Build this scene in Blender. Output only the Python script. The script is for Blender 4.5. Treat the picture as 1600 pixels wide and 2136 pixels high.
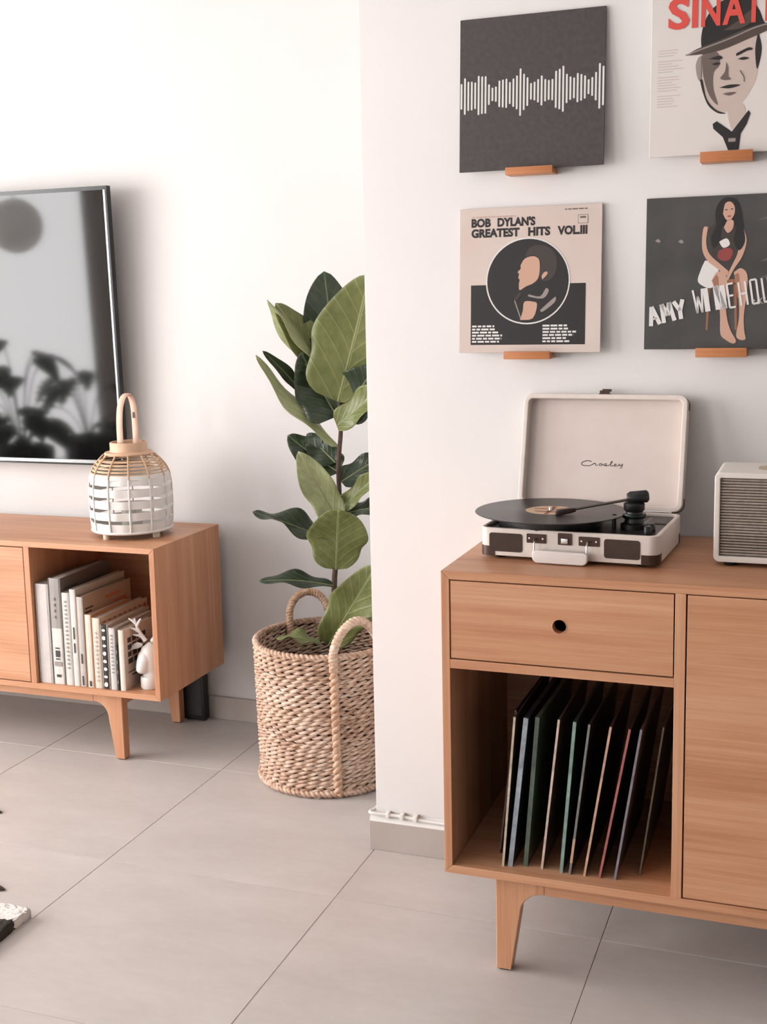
import bpy, bmesh, math, random
import numpy as np
from math import sin, cos, pi, radians, hypot, atan2, sqrt
from mathutils import Vector, Matrix

# ------------------------------------------------------------------ camera, world, light, exposure
for o in list(bpy.data.objects):
    bpy.data.objects.remove(o, do_unlink=True)
scene = bpy.context.scene
COL = scene.collection
FPX, CXP, CYP = 2552.675, 783.895, 1002.847          # focal length and principal point on the 1600 x 2136 frame
YAW, PITCH, ROLL = radians(-20.52), radians(8.56), radians(-1.24)
CAM = Vector((0.0, 0.0, 1.334))
_cy, _sy, _cp, _sp, _cr, _sr = cos(YAW), sin(YAW), cos(PITCH), sin(PITCH), cos(ROLL), sin(ROLL)
_B = Matrix(((1, 0, 0), (0, 0, -1), (0, 1, 0)))
RC = (Matrix(((_cr, -_sr, 0), (_sr, _cr, 0), (0, 0, 1))) @ Matrix(((1, 0, 0), (0, _cp, -_sp), (0, _sp, _cp)))
      @ Matrix(((_cy, 0, -_sy), (0, 1, 0), (_sy, 0, _cy))) @ _B)
cam_d = bpy.data.cameras.new('camera')
cam = bpy.data.objects.new('camera', cam_d)
COL.objects.link(cam)
cam_d.sensor_fit = 'VERTICAL'
cam_d.sensor_height = 36.0
cam_d.sensor_width = 36.0 * 1600 / 2136
cam_d.lens = FPX * 36.0 / 2136
cam_d.shift_x = -(CXP - 800) / 2136
cam_d.shift_y = (CYP - 1068) / 2136
cam_d.clip_start = 0.02
_rot = Matrix((RC[0], -RC[1], -RC[2])).transposed()
cam.matrix_world = Matrix.Translation(CAM) @ _rot.to_4x4()
scene.camera = cam


def at(u, v, y):
    """point at depth y (distance from the photographer's wall line) seen at frame position u, v"""
    d = RC.transposed() @ Vector(((u - CXP) / FPX, (v - CYP) / FPX, 1.0))
    return CAM + d * (y / d.y)


world = bpy.data.worlds.new('overcast_sky')
scene.world = world
world.use_nodes = True
_bg = world.node_tree.nodes['Background']
_bg.inputs[0].default_value = (1.0, 0.985, 0.982, 1)
_bg.inputs[1].default_value = 13.4
scene.view_settings.view_transform = 'Standard'
scene.view_settings.look = 'None'
scene.view_settings.gamma = 1.0
scene.view_settings.use_curve_mapping = False
scene.view_settings.exposure = 0.0
scene.cycles.max_bounces = 10
scene.cycles.diffuse_bounces = 2
scene.cycles.sample_clamp_indirect = 6.0

# room limits
XL, XR, YB, ZC = -4.7, 4.6, -4.4, 2.75
YL, YR, XC = 3.375, 2.645, -1.008           # far wall, near wall, corner between them
WIN = (-1.1, 2.6, 0.03, 2.40)               # opening in the side wall: y0, y1, z0, z1


FILL_WIN = (-4.0, -1.75, 0.75, 2.40)            # unseen opening added further back to brighten the record wall


def portal(name, loc, rot, sx, sy):
    l = bpy.data.lights.new(name, 'AREA')
    l.shape = 'RECTANGLE'
    l.size, l.size_y = sx, sy
    l.cycles.is_portal = True
    o = bpy.data.objects.new(name, l)
    o.location, o.rotation_euler = loc, rot
    COL.objects.link(o)


portal('window_daylight', (XL - 0.06, (WIN[0] + WIN[1]) / 2, (WIN[2] + WIN[3]) / 2), (0, radians(-90), 0), WIN[3] - WIN[2], WIN[1] - WIN[0])
portal('window_daylight', (XL - 0.06, (FILL_WIN[0] + FILL_WIN[1]) / 2, (FILL_WIN[2] + FILL_WIN[3]) / 2), (0, radians(-90), 0), FILL_WIN[3] - FILL_WIN[2], FILL_WIN[1] - FILL_WIN[0])  # portal of the added fill window


# ------------------------------------------------------------------ materials
def srgb(r, g, b):
    f = lambda c: (c / 255 / 12.92) if c / 255 <= 0.04045 else ((c / 255 + 0.055) / 1.055) ** 2.4
    return (f(r), f(g), f(b), 1.0)


class NT:
    def __init__(s, m):
        s.nt = m.node_tree
        s.n = s.nt.nodes
        s.b = s.n['Principled BSDF']

    def new(s, t, **kw):
        x = s.n.new(t)
        for k, v in kw.items():
            setattr(x, k, v)
        return x

    def link(s, a, b):
        s.nt.links.new(a, b)

    def math(s, op, a, b=None, c=None):
        x = s.new('ShaderNodeMath', operation=op)
        for i, v in enumerate((a, b, c)):
            if v is None:
                continue
            if isinstance(v, (int, float)):
                x.inputs[i].default_value = v
            else:
                s.link(v, x.inputs[i])
        return x.outputs[0]

    def ramp(s, fac, stops):
        x = s.new('ShaderNodeValToRGB')
        e = x.color_ramp.elements
        while len(e) < len(stops):
            e.new(0.5)
        for i, (p, c) in enumerate(stops):
            e[i].position, e[i].color = p, c
        s.link(fac, x.inputs[0])
        return x.outputs[0]

    def noise(s, vec, scale, detail=3, rough=0.5, dim='3D'):
        x = s.new('ShaderNodeTexNoise')
        x.inputs['Scale'].default_value = scale
        x.inputs['Detail'].default_value = detail
        x.inputs['Roughness'].default_value = rough
        if vec is not None:
            s.link(vec, x.inputs['Vector'])
        return x.outputs[0]

    def mapping(s, out, scale=(1, 1, 1), loc=(0, 0, 0), rot=(0, 0, 0)):
        x = s.new('ShaderNodeMapping')
        x.inputs['Scale'].default_value = scale
        x.inputs['Location'].default_value = loc
        x.inputs['Rotation'].default_value = rot
        s.link(out, x.inputs['Vector'])
        return x.outputs[0]

    def coord(s, which='Object'):
        return s.new('ShaderNodeTexCoord').outputs[which]

    def bump(s, h, strength=0.2, dist=0.002):
        x = s.new('ShaderNodeBump')
        x.inputs['Strength'].default_value = strength
        x.inputs['Distance'].default_value = dist
        s.link(h, x.inputs['Height'])
        s.link(x.outputs[0], s.b.inputs['Normal'])


def mat(name, col=(0.8, 0.8, 0.8, 1), rough=0.5, metal=0.0, spec=None, coat=0.0):
    m = bpy.data.materials.new(name)
    m.use_nodes = True
    b = m.node_tree.nodes['Principled BSDF']
    b.inputs['Base Color'].default_value = col
    b.inputs['Roughness'].default_value = rough
    b.inputs['Metallic'].default_value = metal
    if spec is not None:
        b.inputs['Specular IOR Level'].default_value = spec
    if coat:
        b.inputs['Coat Weight'].default_value = coat
    m.diffuse_color = col
    return m


def mottled(name, c1, c2, scale=20, rough=0.6, detail=4, bump=0.0, bdist=0.001, bscale=None, stretch=(1, 1, 1)):
    m = mat(name, c1, rough)
    t = NT(m)
    v = t.mapping(t.coord(), stretch)
    n = t.noise(v, scale, detail)
    t.link(t.ramp(n, [(0.3, c1), (0.7, c2)]), t.b.inputs['Base Color'])
    if bump:
        t.bump(t.noise(v, bscale or scale * 3, 4), bump, bdist)
    return m


def wood(name, axis, c_dark, c_mid, c_light, rough=0.42):
    m = mat(name, c_mid, rough)
    t = NT(m)
    sc = [(1.2, 14, 14), (14, 1.2, 14), (14, 14, 1.2)][axis]
    geo = t.new('ShaderNodeObjectInfo')
    off = t.new('ShaderNodeVectorMath', operation='ADD')
    comb = t.new('ShaderNodeCombineXYZ')
    for i in range(3):
        t.link(t.math('MULTIPLY', geo.outputs['Random'], 7.0 + 3 * i), comb.inputs[i])
    t.link(t.coord(), off.inputs[0])
    t.link(comb.outputs[0], off.inputs[1])
    v = t.mapping(off.outputs[0], sc)
    broad = t.noise(v, 1.0, 5, 0.6)
    fine = t.noise(t.mapping(v, [(1, 5, 5), (5, 1, 5), (5, 5, 1)][axis]), 2.2, 4, 0.65)
    s = t.math('ADD', t.math('MULTIPLY', broad, 0.6), t.math('MULTIPLY', fine, 0.4))
    t.link(t.ramp(s, [(0.34, c_dark), (0.5, c_mid), (0.66, c_light)]), t.b.inputs['Base Color'])
    t.bump(fine, 0.06, 0.0006)
    return m


OAK = (srgb(186, 126, 90), srgb(205, 148, 111), srgb(218, 167, 132))
wood_x = wood('oak_grain_along', 0, *OAK)
wood_y = wood('oak_grain_deep', 1, *OAK)
wood_z = wood('oak_grain_upright', 2, *OAK)
cherry = wood('ledge_wood', 0, srgb(176, 106, 62), srgb(196, 124, 76), srgb(210, 142, 94))
plaster = mottled('white_wall_paint', srgb(226, 221, 219), srgb(229, 224, 222), 3, 0.75, 3, 0.03, 0.0008, 160)
ceiling_paint = mat('ceiling_paint', srgb(240, 238, 236), 0.8)
skirting_tile = mottled('skirting_tile', srgb(176, 165, 158), srgb(188, 177, 170), 9, 0.5, 5)
grout = mottled('grout', srgb(188, 178, 172), srgb(198, 188, 182), 60, 0.9)
white_plastic = mat('white_plastic', srgb(236, 234, 230), 0.4)
black_plastic = mat('black_plastic', srgb(22, 22, 23), 0.35)
deep_black = mat('deep_black', srgb(14, 13, 13), 0.5)
chrome = mat('chrome', (0.75, 0.75, 0.75, 1), 0.15, 1.0)
dark_metal = mat('brown_metal', srgb(74, 56, 48), 0.38, 0.5)


def tile_material():
    m = mat('floor_tile_glaze', srgb(200, 188, 181), 0.42)
    t = NT(m)
    info = t.new('ShaderNodeObjectInfo')
    comb = t.new('ShaderNodeCombineXYZ')
    t.link(t.math('MULTIPLY', info.outputs['Random'], 50), comb.inputs[0])
    t.link(t.math('MULTIPLY', info.outputs['Random'], 31), comb.inputs[1])
    add = t.new('ShaderNodeVectorMath', operation='ADD')
    t.link(t.coord(), add.inputs[0])
    t.link(comb.outputs[0], add.inputs[1])
    v = t.mapping(add.outputs[0], (1.0, 2.2, 1))
    a = t.noise(v, 3.0, 5, 0.55)
    b = t.noise(v, 26.0, 4, 0.6)
    s = t.math('ADD', t.math('MULTIPLY', a, 0.7), t.math('MULTIPLY', b, 0.3))
    t.link(t.ramp(s, [(0.3, srgb(196, 186, 181)), (0.5, srgb(204, 195, 190)), (0.72, srgb(213, 204, 200))]), t.b.inputs['Base Color'])
    t.link(t.math('ADD', t.math('MULTIPLY', b, 0.16), 0.36), t.b.inputs['Roughness'])
    return m


tile_mat = tile_material()


# ------------------------------------------------------------------ mesh helpers
class MB:
    """collects faces; build() links them as one mesh object"""

    def __init__(s):
        s.v, s.f, s.m = [], [], []

    def add(s, verts, faces, mi=0):
        k = len(s.v)
        s.v += [tuple(p) for p in verts]
        s.f += [tuple(i + k for i in f) for f in faces]
        s.m += [mi] * len(faces)
        return s

    def box(s, x0, x1, y0, y1, z0, z1, mi=0):
        V = [(x, y, z) for z in (z0, z1) for y in (y0, y1) for x in (x0, x1)]
        return s.add(V, [(0, 2, 3, 1), (4, 5, 7, 6), (0, 1, 5, 4), (2, 6, 7, 3), (0, 4, 6, 2), (1, 3, 7, 5)], mi)

    def prism(s, poly, a0, a1, axis='y', mi=0):
        """polygon in the plane across `axis`, extruded from a0 to a1"""
        n = len(poly)
        mk = {'y': lambda p, a: (p[0], a, p[1]), 'z': lambda p, a: (p[0], p[1], a), 'x': lambda p, a: (a, p[0], p[1])}[axis]
        V = [mk(p, a0) for p in poly] + [mk(p, a1) for p in poly]
        F = [tuple(range(n))[::-1], tuple(range(n, 2 * n))] + [(i, (i + 1) % n, n + (i + 1) % n, n + i) for i in range(n)]
        return s.add(V, F, mi)

    def lathe(s, prof, n=32, c=(0, 0), mi=0, cap0=False, cap1=False, a0=0.0, a1=2 * pi):
        full = abs(a1 - a0 - 2 * pi) < 1e-6
        m = n if full else n + 1
        V = []
        for r, z in prof:
            for i in range(m):
                a = a0 + (a1 - a0) * i / n
                V.append((c[0] + r * cos(a), c[1] + r * sin(a), z))
        F = []
        for j in range(len(prof) - 1):
            for i in range(n):
                i2 = (i + 1) % m
                F.append((j * m + i, j * m + i2, (j + 1) * m + i2, (j + 1) * m + i))
        if cap0:
            F.append(tuple(range(m))[::-1])
        if cap1:
            F.append(tuple(range((len(prof) - 1) * m, len(prof) * m)))
        return s.add(V, F, mi)

    def tube(s, pts, rad, n=8, mi=0, closed=False, caps=True, flat=1.0, up=None):
        """tube along pts; rad a number or list; flat squashes the second cross axis"""
        P = [Vector(p) for p in pts]
        k = len(P)
        R = rad if isinstance(rad, (list, tuple)) else [rad] * k
        T = []
        for i in range(k):
            a = P[(i - 1) % k] if (closed or i > 0) else P[0]
            b = P[(i + 1) % k] if (closed or i < k - 1) else P[-1]
            T.append((b - a).normalized())
        u = Vector(up) if up is not None else (Vector((0, 0, 1)) if abs(T[0].z) < 0.9 else Vector((1, 0, 0)))
        V = []
        for i in range(k):
            e1 = u - T[i] * u.dot(T[i])
            if e1.length < 1e-6:
                e1 = T[i].orthogonal()
            e1.normalize()
            if up is None:
                u = e1
            e2 = T[i].cross(e1)
            for j in range(n):
                a = 2 * pi * j / n
                V.append(P[i] + (e1 * cos(a) + e2 * sin(a) * flat) * R[i])
        F = []
        for i in range(k if closed else k - 1):
            i2 = (i + 1) % k
            for j in range(n):
                j2 = (j + 1) % n
                F.append((i * n + j, i * n + j2, i2 * n + j2, i2 * n + j))
        if caps and not closed:
            F.append(tuple(range(n))[::-1])
            F.append(tuple(range((k - 1) * n, k * n)))
        return s.add(V, F, mi)

    def ball(s, c, r, n=14, m=8, mi=0):
        rx, ry, rz = r if isinstance(r, (tuple, list)) else (r, r, r)
        V, F = [], []
        for j in range(m + 1):
            p = pi * j / m
            for i in range(n):
                a = 2 * pi * i / n
                V.append((c[0] + rx * sin(p) * cos(a), c[1] + ry * sin(p) * sin(a), c[2] - rz * cos(p)))
        for j in range(m):
            for i in range(n):
                i2 = (i + 1) % n
                F.append((j * n + i, j * n + i2, (j + 1) * n + i2, (j + 1) * n + i))
        return s.add(V, F, mi)

    def map(s, fn):
        s.v = [tuple(fn(*p)) for p in s.v]
        return s

    def build(s, name, mats, parent=None, smooth=None, bevel=0.0, segs=2, loc=None, weld=True):
        me = bpy.data.meshes.new(name)
        me.from_pydata(s.v, [], s.f)
        for m in (mats if isinstance(mats, (list, tuple)) else [mats]):
            me.materials.append(m)
        me.polygons.foreach_set('material_index', s.m)
        bm = bmesh.new()
        bm.from_mesh(me)
        if weld:
            bmesh.ops.remove_doubles(bm, verts=bm.verts, dist=1e-6)
            bmesh.ops.recalc_face_normals(bm, faces=bm.faces)
        if bevel:
            ed = [e for e in bm.edges if len(e.link_faces) == 2 and e.calc_face_angle(0) > 0.6]
            bmesh.ops.bevel(bm, geom=ed, offset=bevel, segments=segs, affect='EDGES', profile=0.6, clamp_overlap=True)
        bm.to_mesh(me)
        bm.free()
        if smooth is not None:
            me.polygons.foreach_set('use_smooth', [True] * len(me.polygons))
            me.set_sharp_from_angle(angle=radians(smooth))
        me.update()
        o = bpy.data.objects.new(name, me)
        COL.objects.link(o)
        if parent is not None:
            o.parent = parent
        if loc is not None:
            o.location = loc
        return o


def tag(o, label=None, cat=None, group=None, kind=None):
    if label:
        o['label'] = label
    if cat:
        o['category'] = cat
    if group:
        o['group'] = group
    if kind:
        o['kind'] = kind
    return o


def thing(name, label, cat, loc=(0, 0, 0), rotz=0.0, group=None, rotx=0.0, roty=0.0):
    o = bpy.data.objects.new(name, None)
    o.empty_display_size = 0.05
    o.location = loc
    o.rotation_euler = (rotx, roty, rotz)
    COL.objects.link(o)
    return tag(o, label, cat, group)


def struct(name, mb, m, label=None, parent=None, **kw):
    o = mb.build(name, m, parent, **kw)
    if parent is None:
        tag(o, label, kind='structure')
    return o


def box(name, x0, x1, y0, y1, z0, z1, m, parent=None, bevel=0.0, segs=2, smooth=None):
    return MB().box(x0, x1, y0, y1, z0, z1).build(name, m, parent, bevel=bevel, segs=segs, smooth=40 if bevel and smooth is None else smooth)


def arc(cx, cz, r, a0, a1, n=8):
    return [(cx + r * cos(radians(a0 + (a1 - a0) * i / n)), cz + r * sin(radians(a0 + (a1 - a0) * i / n))) for i in range(n + 1)]


def rrect(x0, x1, y0, y1, r, n=6):
    return (arc(x1 - r, y0 + r, r, -90, 0, n) + arc(x1 - r, y1 - r, r, 0, 90, n)
            + arc(x0 + r, y1 - r, r, 90, 180, n) + arc(x0 + r, y0 + r, r, 180, 270, n))


def ribbon(mb, pts, w, fn, mi=0):
    """flat stroke of width w (number or list) through 2-d points; fn maps 2-d to 3-d"""
    k = len(pts)
    W = w if isinstance(w, (list, tuple)) else [w] * k
    L, R = [], []
    for i, (x, y) in enumerate(pts):
        ax, ay = pts[max(i - 1, 0)]
        bx, by = pts[min(i + 1, k - 1)]
        d = hypot(bx - ax, by - ay) or 1e-9
        nx, ny = -(by - ay) / d, (bx - ax) / d
        L.append(fn(x + nx * W[i] / 2, y + ny * W[i] / 2))
        R.append(fn(x - nx * W[i] / 2, y - ny * W[i] / 2))
    mb.add(L + R, [(i, k + i, k + i + 1, i + 1) for i in range(k - 1)], mi)


def flat(mb, pts, fn, mi=0):
    mb.add([fn(*p) for p in pts], [tuple(range(len(pts)))], mi)


def smooth_line(pts, n=6):
    """Catmull-Rom through 2-d or 3-d points"""
    P = [np.array(p, float) for p in pts]
    P = [2 * P[0] - P[1]] + P + [2 * P[-1] - P[-2]]
    out = []
    for i in range(1, len(P) - 2):
        for k in range(n):
            t = k / n
            a, b, c, d = P[i - 1:i + 3]
            out.append(tuple(0.5 * (2 * b + (c - a) * t + (2 * a - 5 * b + 4 * c - d) * t * t + (3 * b - a - 3 * c + d) * t ** 3)))
    out.append(tuple(P[-2]))
    return out


def text_faces(mb, body, fn, x, y, size, mi=0, stretch=1.0, bold=0.0, spacing=1.0, width=None, word=1.0):
    """lettering as flat faces; lower-left corner at x, y of the 2-d plane that fn maps to 3-d"""
    c = bpy.data.curves.new('lettering', 'FONT')
    c.body = body
    c.size = 1.0
    c.space_character = spacing
    c.space_word = word
    c.offset = bold
    c.resolution_u = 3
    o = bpy.data.objects.new('lettering', c)
    COL.objects.link(o)
    dg = bpy.context.evaluated_depsgraph_get()
    me = bpy.data.meshes.new_from_object(o.evaluated_get(dg))
    X = [p.co.x for p in me.vertices]
    k = size * stretch
    if width:
        k = width / (max(X) - min(X))
    x0 = min(X)
    sy = size / 0.729
    if width is None:
        k = sy * stretch
    mb.add([fn(x + (p.co.x - x0) * k, y + p.co.y * sy) for p in me.vertices], [tuple(q.vertices) for q in me.polygons], mi)
    bpy.data.objects.remove(o, do_unlink=True)
    bpy.data.curves.remove(c)
    bpy.data.meshes.remove(me)


# ------------------------------------------------------------------ the room
floor = struct('floor', MB().box(XL - 0.2, XR + 0.2, YB - 0.2, YL + 0.2, -0.06, -0.0012), grout, 'floor of large beige porcelain tiles')
TS, GAP = 0.597, 0.0019
TX0, TY0 = -1.0098, 1.783                     # one tile joint crossing, measured in the photo
_t = MB().box(GAP / 2, TS - GAP / 2, GAP / 2, TS - GAP / 2, -0.012, 0.0).build('tile', tile_mat, floor, bevel=0.0006, segs=1)
_first = True
for i in range(math.floor((XL - TX0) / TS), math.ceil((XR - TX0) / TS)):
    for j in range(math.floor((YB - TY0) / TS), math.ceil((YL - TY0) / TS)):
        o = _t if _first else _t.copy()
        if not _first:
            COL.objects.link(o)
        _first = False
        o.location = (TX0 + i * TS, TY0 + j * TS, 0)

T = 0.2
struct('wall_left', MB().box(XL - T, XC, YL, YL + T, -0.05, ZC + 0.1), plaster, 'white wall behind the television and the plant')
struct('wall_right', MB().box(XC, XR + T, YR, YL + T, -0.05, ZC + 0.1), plaster, 'white wall carrying the record sleeves, with its free corner', bevel=0.004, smooth=40)
struct('wall_east', MB().box(XR, XR + T, YB - T, YR, -0.05, ZC + 0.1), plaster)
w = MB()
w.box(XL - T, XL, YB - T, FILL_WIN[0], -0.05, ZC + 0.1).box(XL - T, XL, FILL_WIN[1], WIN[0], -0.05, ZC + 0.1).box(XL - T, XL, WIN[1], YL, -0.05, ZC + 0.1)
w.box(XL - T, XL, FILL_WIN[0], FILL_WIN[1], FILL_WIN[3], ZC + 0.1).box(XL - T, XL, FILL_WIN[0], FILL_WIN[1], -0.05, FILL_WIN[2])
w.box(XL - T, XL, WIN[0], WIN[1], WIN[3], ZC + 0.1).box(XL - T, XL, WIN[0], WIN[1], -0.05, WIN[2])
struct('wall_west', w, plaster, weld=False)
struct('wall_back', MB().box(XL, XR, YB - T, YB, -0.05, ZC + 0.1), plaster)
struct('ceiling', MB().box(XL - T, XR + T, YB - T, YL + T, ZC, ZC + 0.1), ceiling_paint)

SK = 0.0735
struct('baseboard_left', MB().box(XL, XC - 0.0, YL - 0.013, YL, 0, SK), skirting_tile, bevel=0.001, segs=1)
struct('baseboard_right', MB().box(XC - 0.013, XR, YR - 0.013, YR, 0, SK), skirting_tile, bevel=0.001, segs=1)
struct('baseboard_corner', MB().box(XC - 0.013, XC, YR - 0.0, YL - 0.013, 0, SK), skirting_tile, bevel=0.001, segs=1)
# white filler bead that tops the skirting
w = MB()
w.prism([(YR - 0.0125, SK), (YR - 0.011, SK + 0.004), (YR - 0.002, SK + 0.016), (YR, SK + 0.020), (YR + 0.001, SK)], XC - 0.0125, XR, 'x')
struct('trim_1', w, white_plastic)
w = MB()
w.prism([(XC - 0.0125, SK), (XC - 0.011, SK + 0.004), (XC - 0.002, SK + 0.016), (XC, SK + 0.020), (XC + 0.001, SK)], YR, YL, 'y')
w.v = [(p[0], p[1], p[2]) for p in w.v]
struct('trim_2', w, white_plastic)

# glass door and the added fill window: frame, mullion, pane
frame_mat = mat('window_frame_white', srgb(225, 222, 219), 0.45)
glass = mat('window_glass', (1, 1, 1, 1), 0.0)
_g = NT(glass)
_mix = _g.new('ShaderNodeMixShader')
_tr = _g.new('ShaderNodeBsdfTransparent')
_gl = _g.new('ShaderNodeBsdfGlossy')
_gl.inputs['Roughness'].default_value = 0.0
_mix.inputs[0].default_value = 0.04
_g.link(_tr.outputs[0], _mix.inputs[1])
_g.link(_gl.outputs[0], _mix.inputs[2])
_g.link(_mix.outputs[0], _g.n['Material Output'].inputs['Surface'])
for wname, wlab, (y0, y1, z0, z1) in (('window_1', 'sliding glass door in the side wall', WIN), ('fill_window', 'added fill window out of view further back in the side wall', FILL_WIN)):
    fr = MB()
    for a, b in ((y0, y0 + 0.06), (y1 - 0.06, y1), ((y0 + y1) / 2 - 0.04, (y0 + y1) / 2 + 0.04)):
        fr.box(XL - 0.13, XL - 0.07, a, b, z0, z1)
    fr.box(XL - 0.13, XL - 0.07, y0, y1, z0, z0 + 0.06).box(XL - 0.13, XL - 0.07, y0, y1, z1 - 0.06, z1)
    win = tag(fr.build(wname, frame_mat, weld=False), wlab, kind='structure')
    for a, b in ((y0 + 0.06, (y0 + y1) / 2 - 0.04), ((y0 + y1) / 2 + 0.04, y1 - 0.06)):
        MB().box(XL - 0.103, XL - 0.097, a, b, z0 + 0.06, z1 - 0.06).build('pane', glass, win)


# ------------------------------------------------------------------ cabinets
def leg_profile(side, x_out):
    """front outline of a tapered leg; side +1 tapers towards +x. Outer edge at x_out"""
    P = [(0, 0.003), (0.030, 0.003), (0.0485, 0.125)] + [(0.0485 + 0.047 - 0.047 * cos(radians(a)), 0.125 + 0.047 * sin(radians(a))) for a in range(12, 91, 13)] + [(0.098, 0.172), (0.098, 0.2035), (0, 0.2035)]
    return [(x_out + side * x, z) for x, z in P]


def legs_and_rails(t, xl, xr, yf, yb, inset):
    """four legs and the rails between them, local coordinates"""
    for y in (yf, yb - 0.03):
        MB().prism(leg_profile(1, xl + inset), y, y + 0.03).build('leg', wood_z, t, bevel=0.0015, segs=1)
        MB().prism(leg_profile(-1, xr - inset), y, y + 0.03).build('leg', wood_z, t, bevel=0.0015, segs=1)
        box('base_rail', xl + inset + 0.098, xr - inset - 0.098, y, y + 0.03, 0.172, 0.2035, wood_x, t)
    for x in (xl + inset + 0.004, xr - inset - 0.026):
        box('base_rail', x, x + 0.022, yf + 0.03, yb - 0.03, 0.165, 0.2035, wood_y, t)
    for x in (xl + inset, xr - inset - 0.03):
        for y in (yf, yb - 0.03):
            MB().prism(rrect(x + 0.004, x + 0.026, y + 0.004, y + 0.026, 0.004, 3), 0, 0.003, 'z').build('foot_pad', black_plastic, t)


def mitred_case(t, W, D, z0, z1, th):
    """top, bottom and side boards meeting in mitres; local x 0..W, y 0..D"""
    MB().prism([(0, z1), (th, z1 - th), (W - th, z1 - th), (W, z1)], 0, D).build('top_board', wood_x, t, bevel=0.0008, segs=1)
    MB().prism([(0, z0), (W, z0), (W - th, z0 + th), (th, z0 + th)], 0, D).build('bottom_board', wood_x, t, bevel=0.0008, segs=1)
    MB().prism([(0, z0), (th, z0 + th), (th, z1 - th), (0, z1)], 0, D).build('side_board', wood_z, t, bevel=0.0008, segs=1)
    MB().prism([(W, z0), (W, z1), (W - th, z1 - th), (W - th, z0 + th)], 0, D).build('side_board', wood_z, t, bevel=0.0008, segs=1)
    box('back_board', th, W - th, D - 0.012, D - 0.004, z0 + th, z1 - th, wood_x, t)


def holed_front(x0, x1, z0, z1, cx, cz, r, y0, y1, n=40):
    """a board with a round finger hole"""
    m = MB()
    ring, edge = [], []
    for i in range(n):
        a = 2 * pi * i / n
        dx, dz = cos(a), sin(a)
        k = min(((x1 - cx) if dx > 0 else (cx - x0)) / max(abs(dx), 1e-9), ((z1 - cz) if dz > 0 else (cz - z0)) / max(abs(dz), 1e-9))
        ring.append((cx + r * dx, cz + r * dz))
        edge.append([cx + k * dx, cz + k * dz])
    for X, Z in ((x0, z0), (x1, z0), (x1, z1), (x0, z1)):
        q = min(edge, key=lambda e: hypot(e[0] - X, e[1] - Z))
        q[0], q[1] = X, Z
    V = [(x, y0, z) for x, z in ring] + [(x, y0, z) for x, z in edge] + [(x, y1, z) for x, z in ring] + [(x, y1, z) for x, z in edge]
    F = []
    for i in range(n):
        j = (i + 1) % n
        F += [(i, n + i, n + j, j), (2 * n + i, 2 * n + j, 3 * n + j, 3 * n + i), (i, j, 2 * n + j, 2 * n + i), (n + i, 3 * n + i, 3 * n + j, n + j)]
    return m.add(V, F)


# record cabinet under the sleeves
RX, RY = -0.688, 2.18
rc = thing('record_cabinet', 'oak record cabinet on tapered legs under the hung sleeves', 'cabinet', (RX, RY, 0))
RW, RD, th = 1.24, 0.452, 0.0165
mitred_case(rc, RW, RD, 0.2035, 0.8146, th)
DIV = -0.2495 - RX                      # board between the record bay and the door
box('divider_board', DIV, DIV + 0.019, 0.0, RD - 0.012, 0.2035 + th, 0.8146 - th, wood_z, rc, bevel=0.0006, segs=1)
box('shelf_board', th, DIV, 0.0, RD - 0.012, 0.6235, 0.6410, wood_x, rc, bevel=0.0006, segs=1)
dr = holed_front(th + 0.0025, DIV - 0.0025, 0.6440, 0.7960, -0.4590 - RX, 0.7212, 0.0128, 0.0005, 0.0185).build('drawer', wood_x, rc)
MB().lathe([(0.0128, 0.0), (0.0134, -0.0012), (0.0142, -0.0002)], 36).map(lambda x, y, z: (x - 0.4590 - RX, z + 0.0006, y + 0.7212)).build('finger_hole_rim', wood_x, dr, smooth=60)
db = MB()
db.box(th + 0.01, th + 0.022, 0.0185, 0.40, 0.650, 0.775).box(DIV - 0.022, DIV - 0.01, 0.0185, 0.40, 0.650, 0.775)
db.box(th + 0.022, DIV - 0.022, 0.39, 0.40, 0.650, 0.775).box(th + 0.022, DIV - 0.022, 0.0185, 0.39, 0.650, 0.656)
db.build('drawer_box', wood_y, dr, weld=False)
for a, b in ((DIV + 0.019, 0.81), (0.81, RW - th)):
    box('door', a + 0.0025, b - 0.0015, 0.0005, 0.0185, 0.2035 + th + 0.0025, 0.7960, wood_x, rc, bevel=0.0008, segs=1)
legs_and_rails(rc, 0.0, RW, 0.025, RD - 0.03, 0.0975)

# low media console under the television
LX1, LY = -1.7665, 2.93
LW = 2.0
LX0 = LX1 - LW
mc = thing('media_console', 'low oak media console with an open book bay below the television', 'console', (LX0, LY, 0))
LD = 0.392
mitred_case(mc, LW, LD, 0.2025, 0.6478, th)
LDIV = -2.2045 - LX0
box('divider_board', LDIV, LDIV + 0.019, 0.0, LD - 0.012, 0.2025 + th, 0.6478 - th, wood_z, mc, bevel=0.0006, segs=1)
box('divider_board', LW - LDIV - 0.019, LW - LDIV, 0.0, LD - 0.012, 0.2025 + th, 0.6478 - th, wood_z, mc, bevel=0.0006, segs=1)
a, b = LW - LDIV, LDIV
for p, q in ((a, (a + b) / 2), ((a + b) / 2, b)):
    box('door', p + 0.002, q - 0.0025, 0.0005, 0.0185, 0.2025 + th + 0.0025, 0.6478 - th - 0.0025, wood_x, mc, bevel=0.0008, segs=1)
legs_and_rails(mc, 0.0, LW, 0.028, LD - 0.005, 0.1475)

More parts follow.
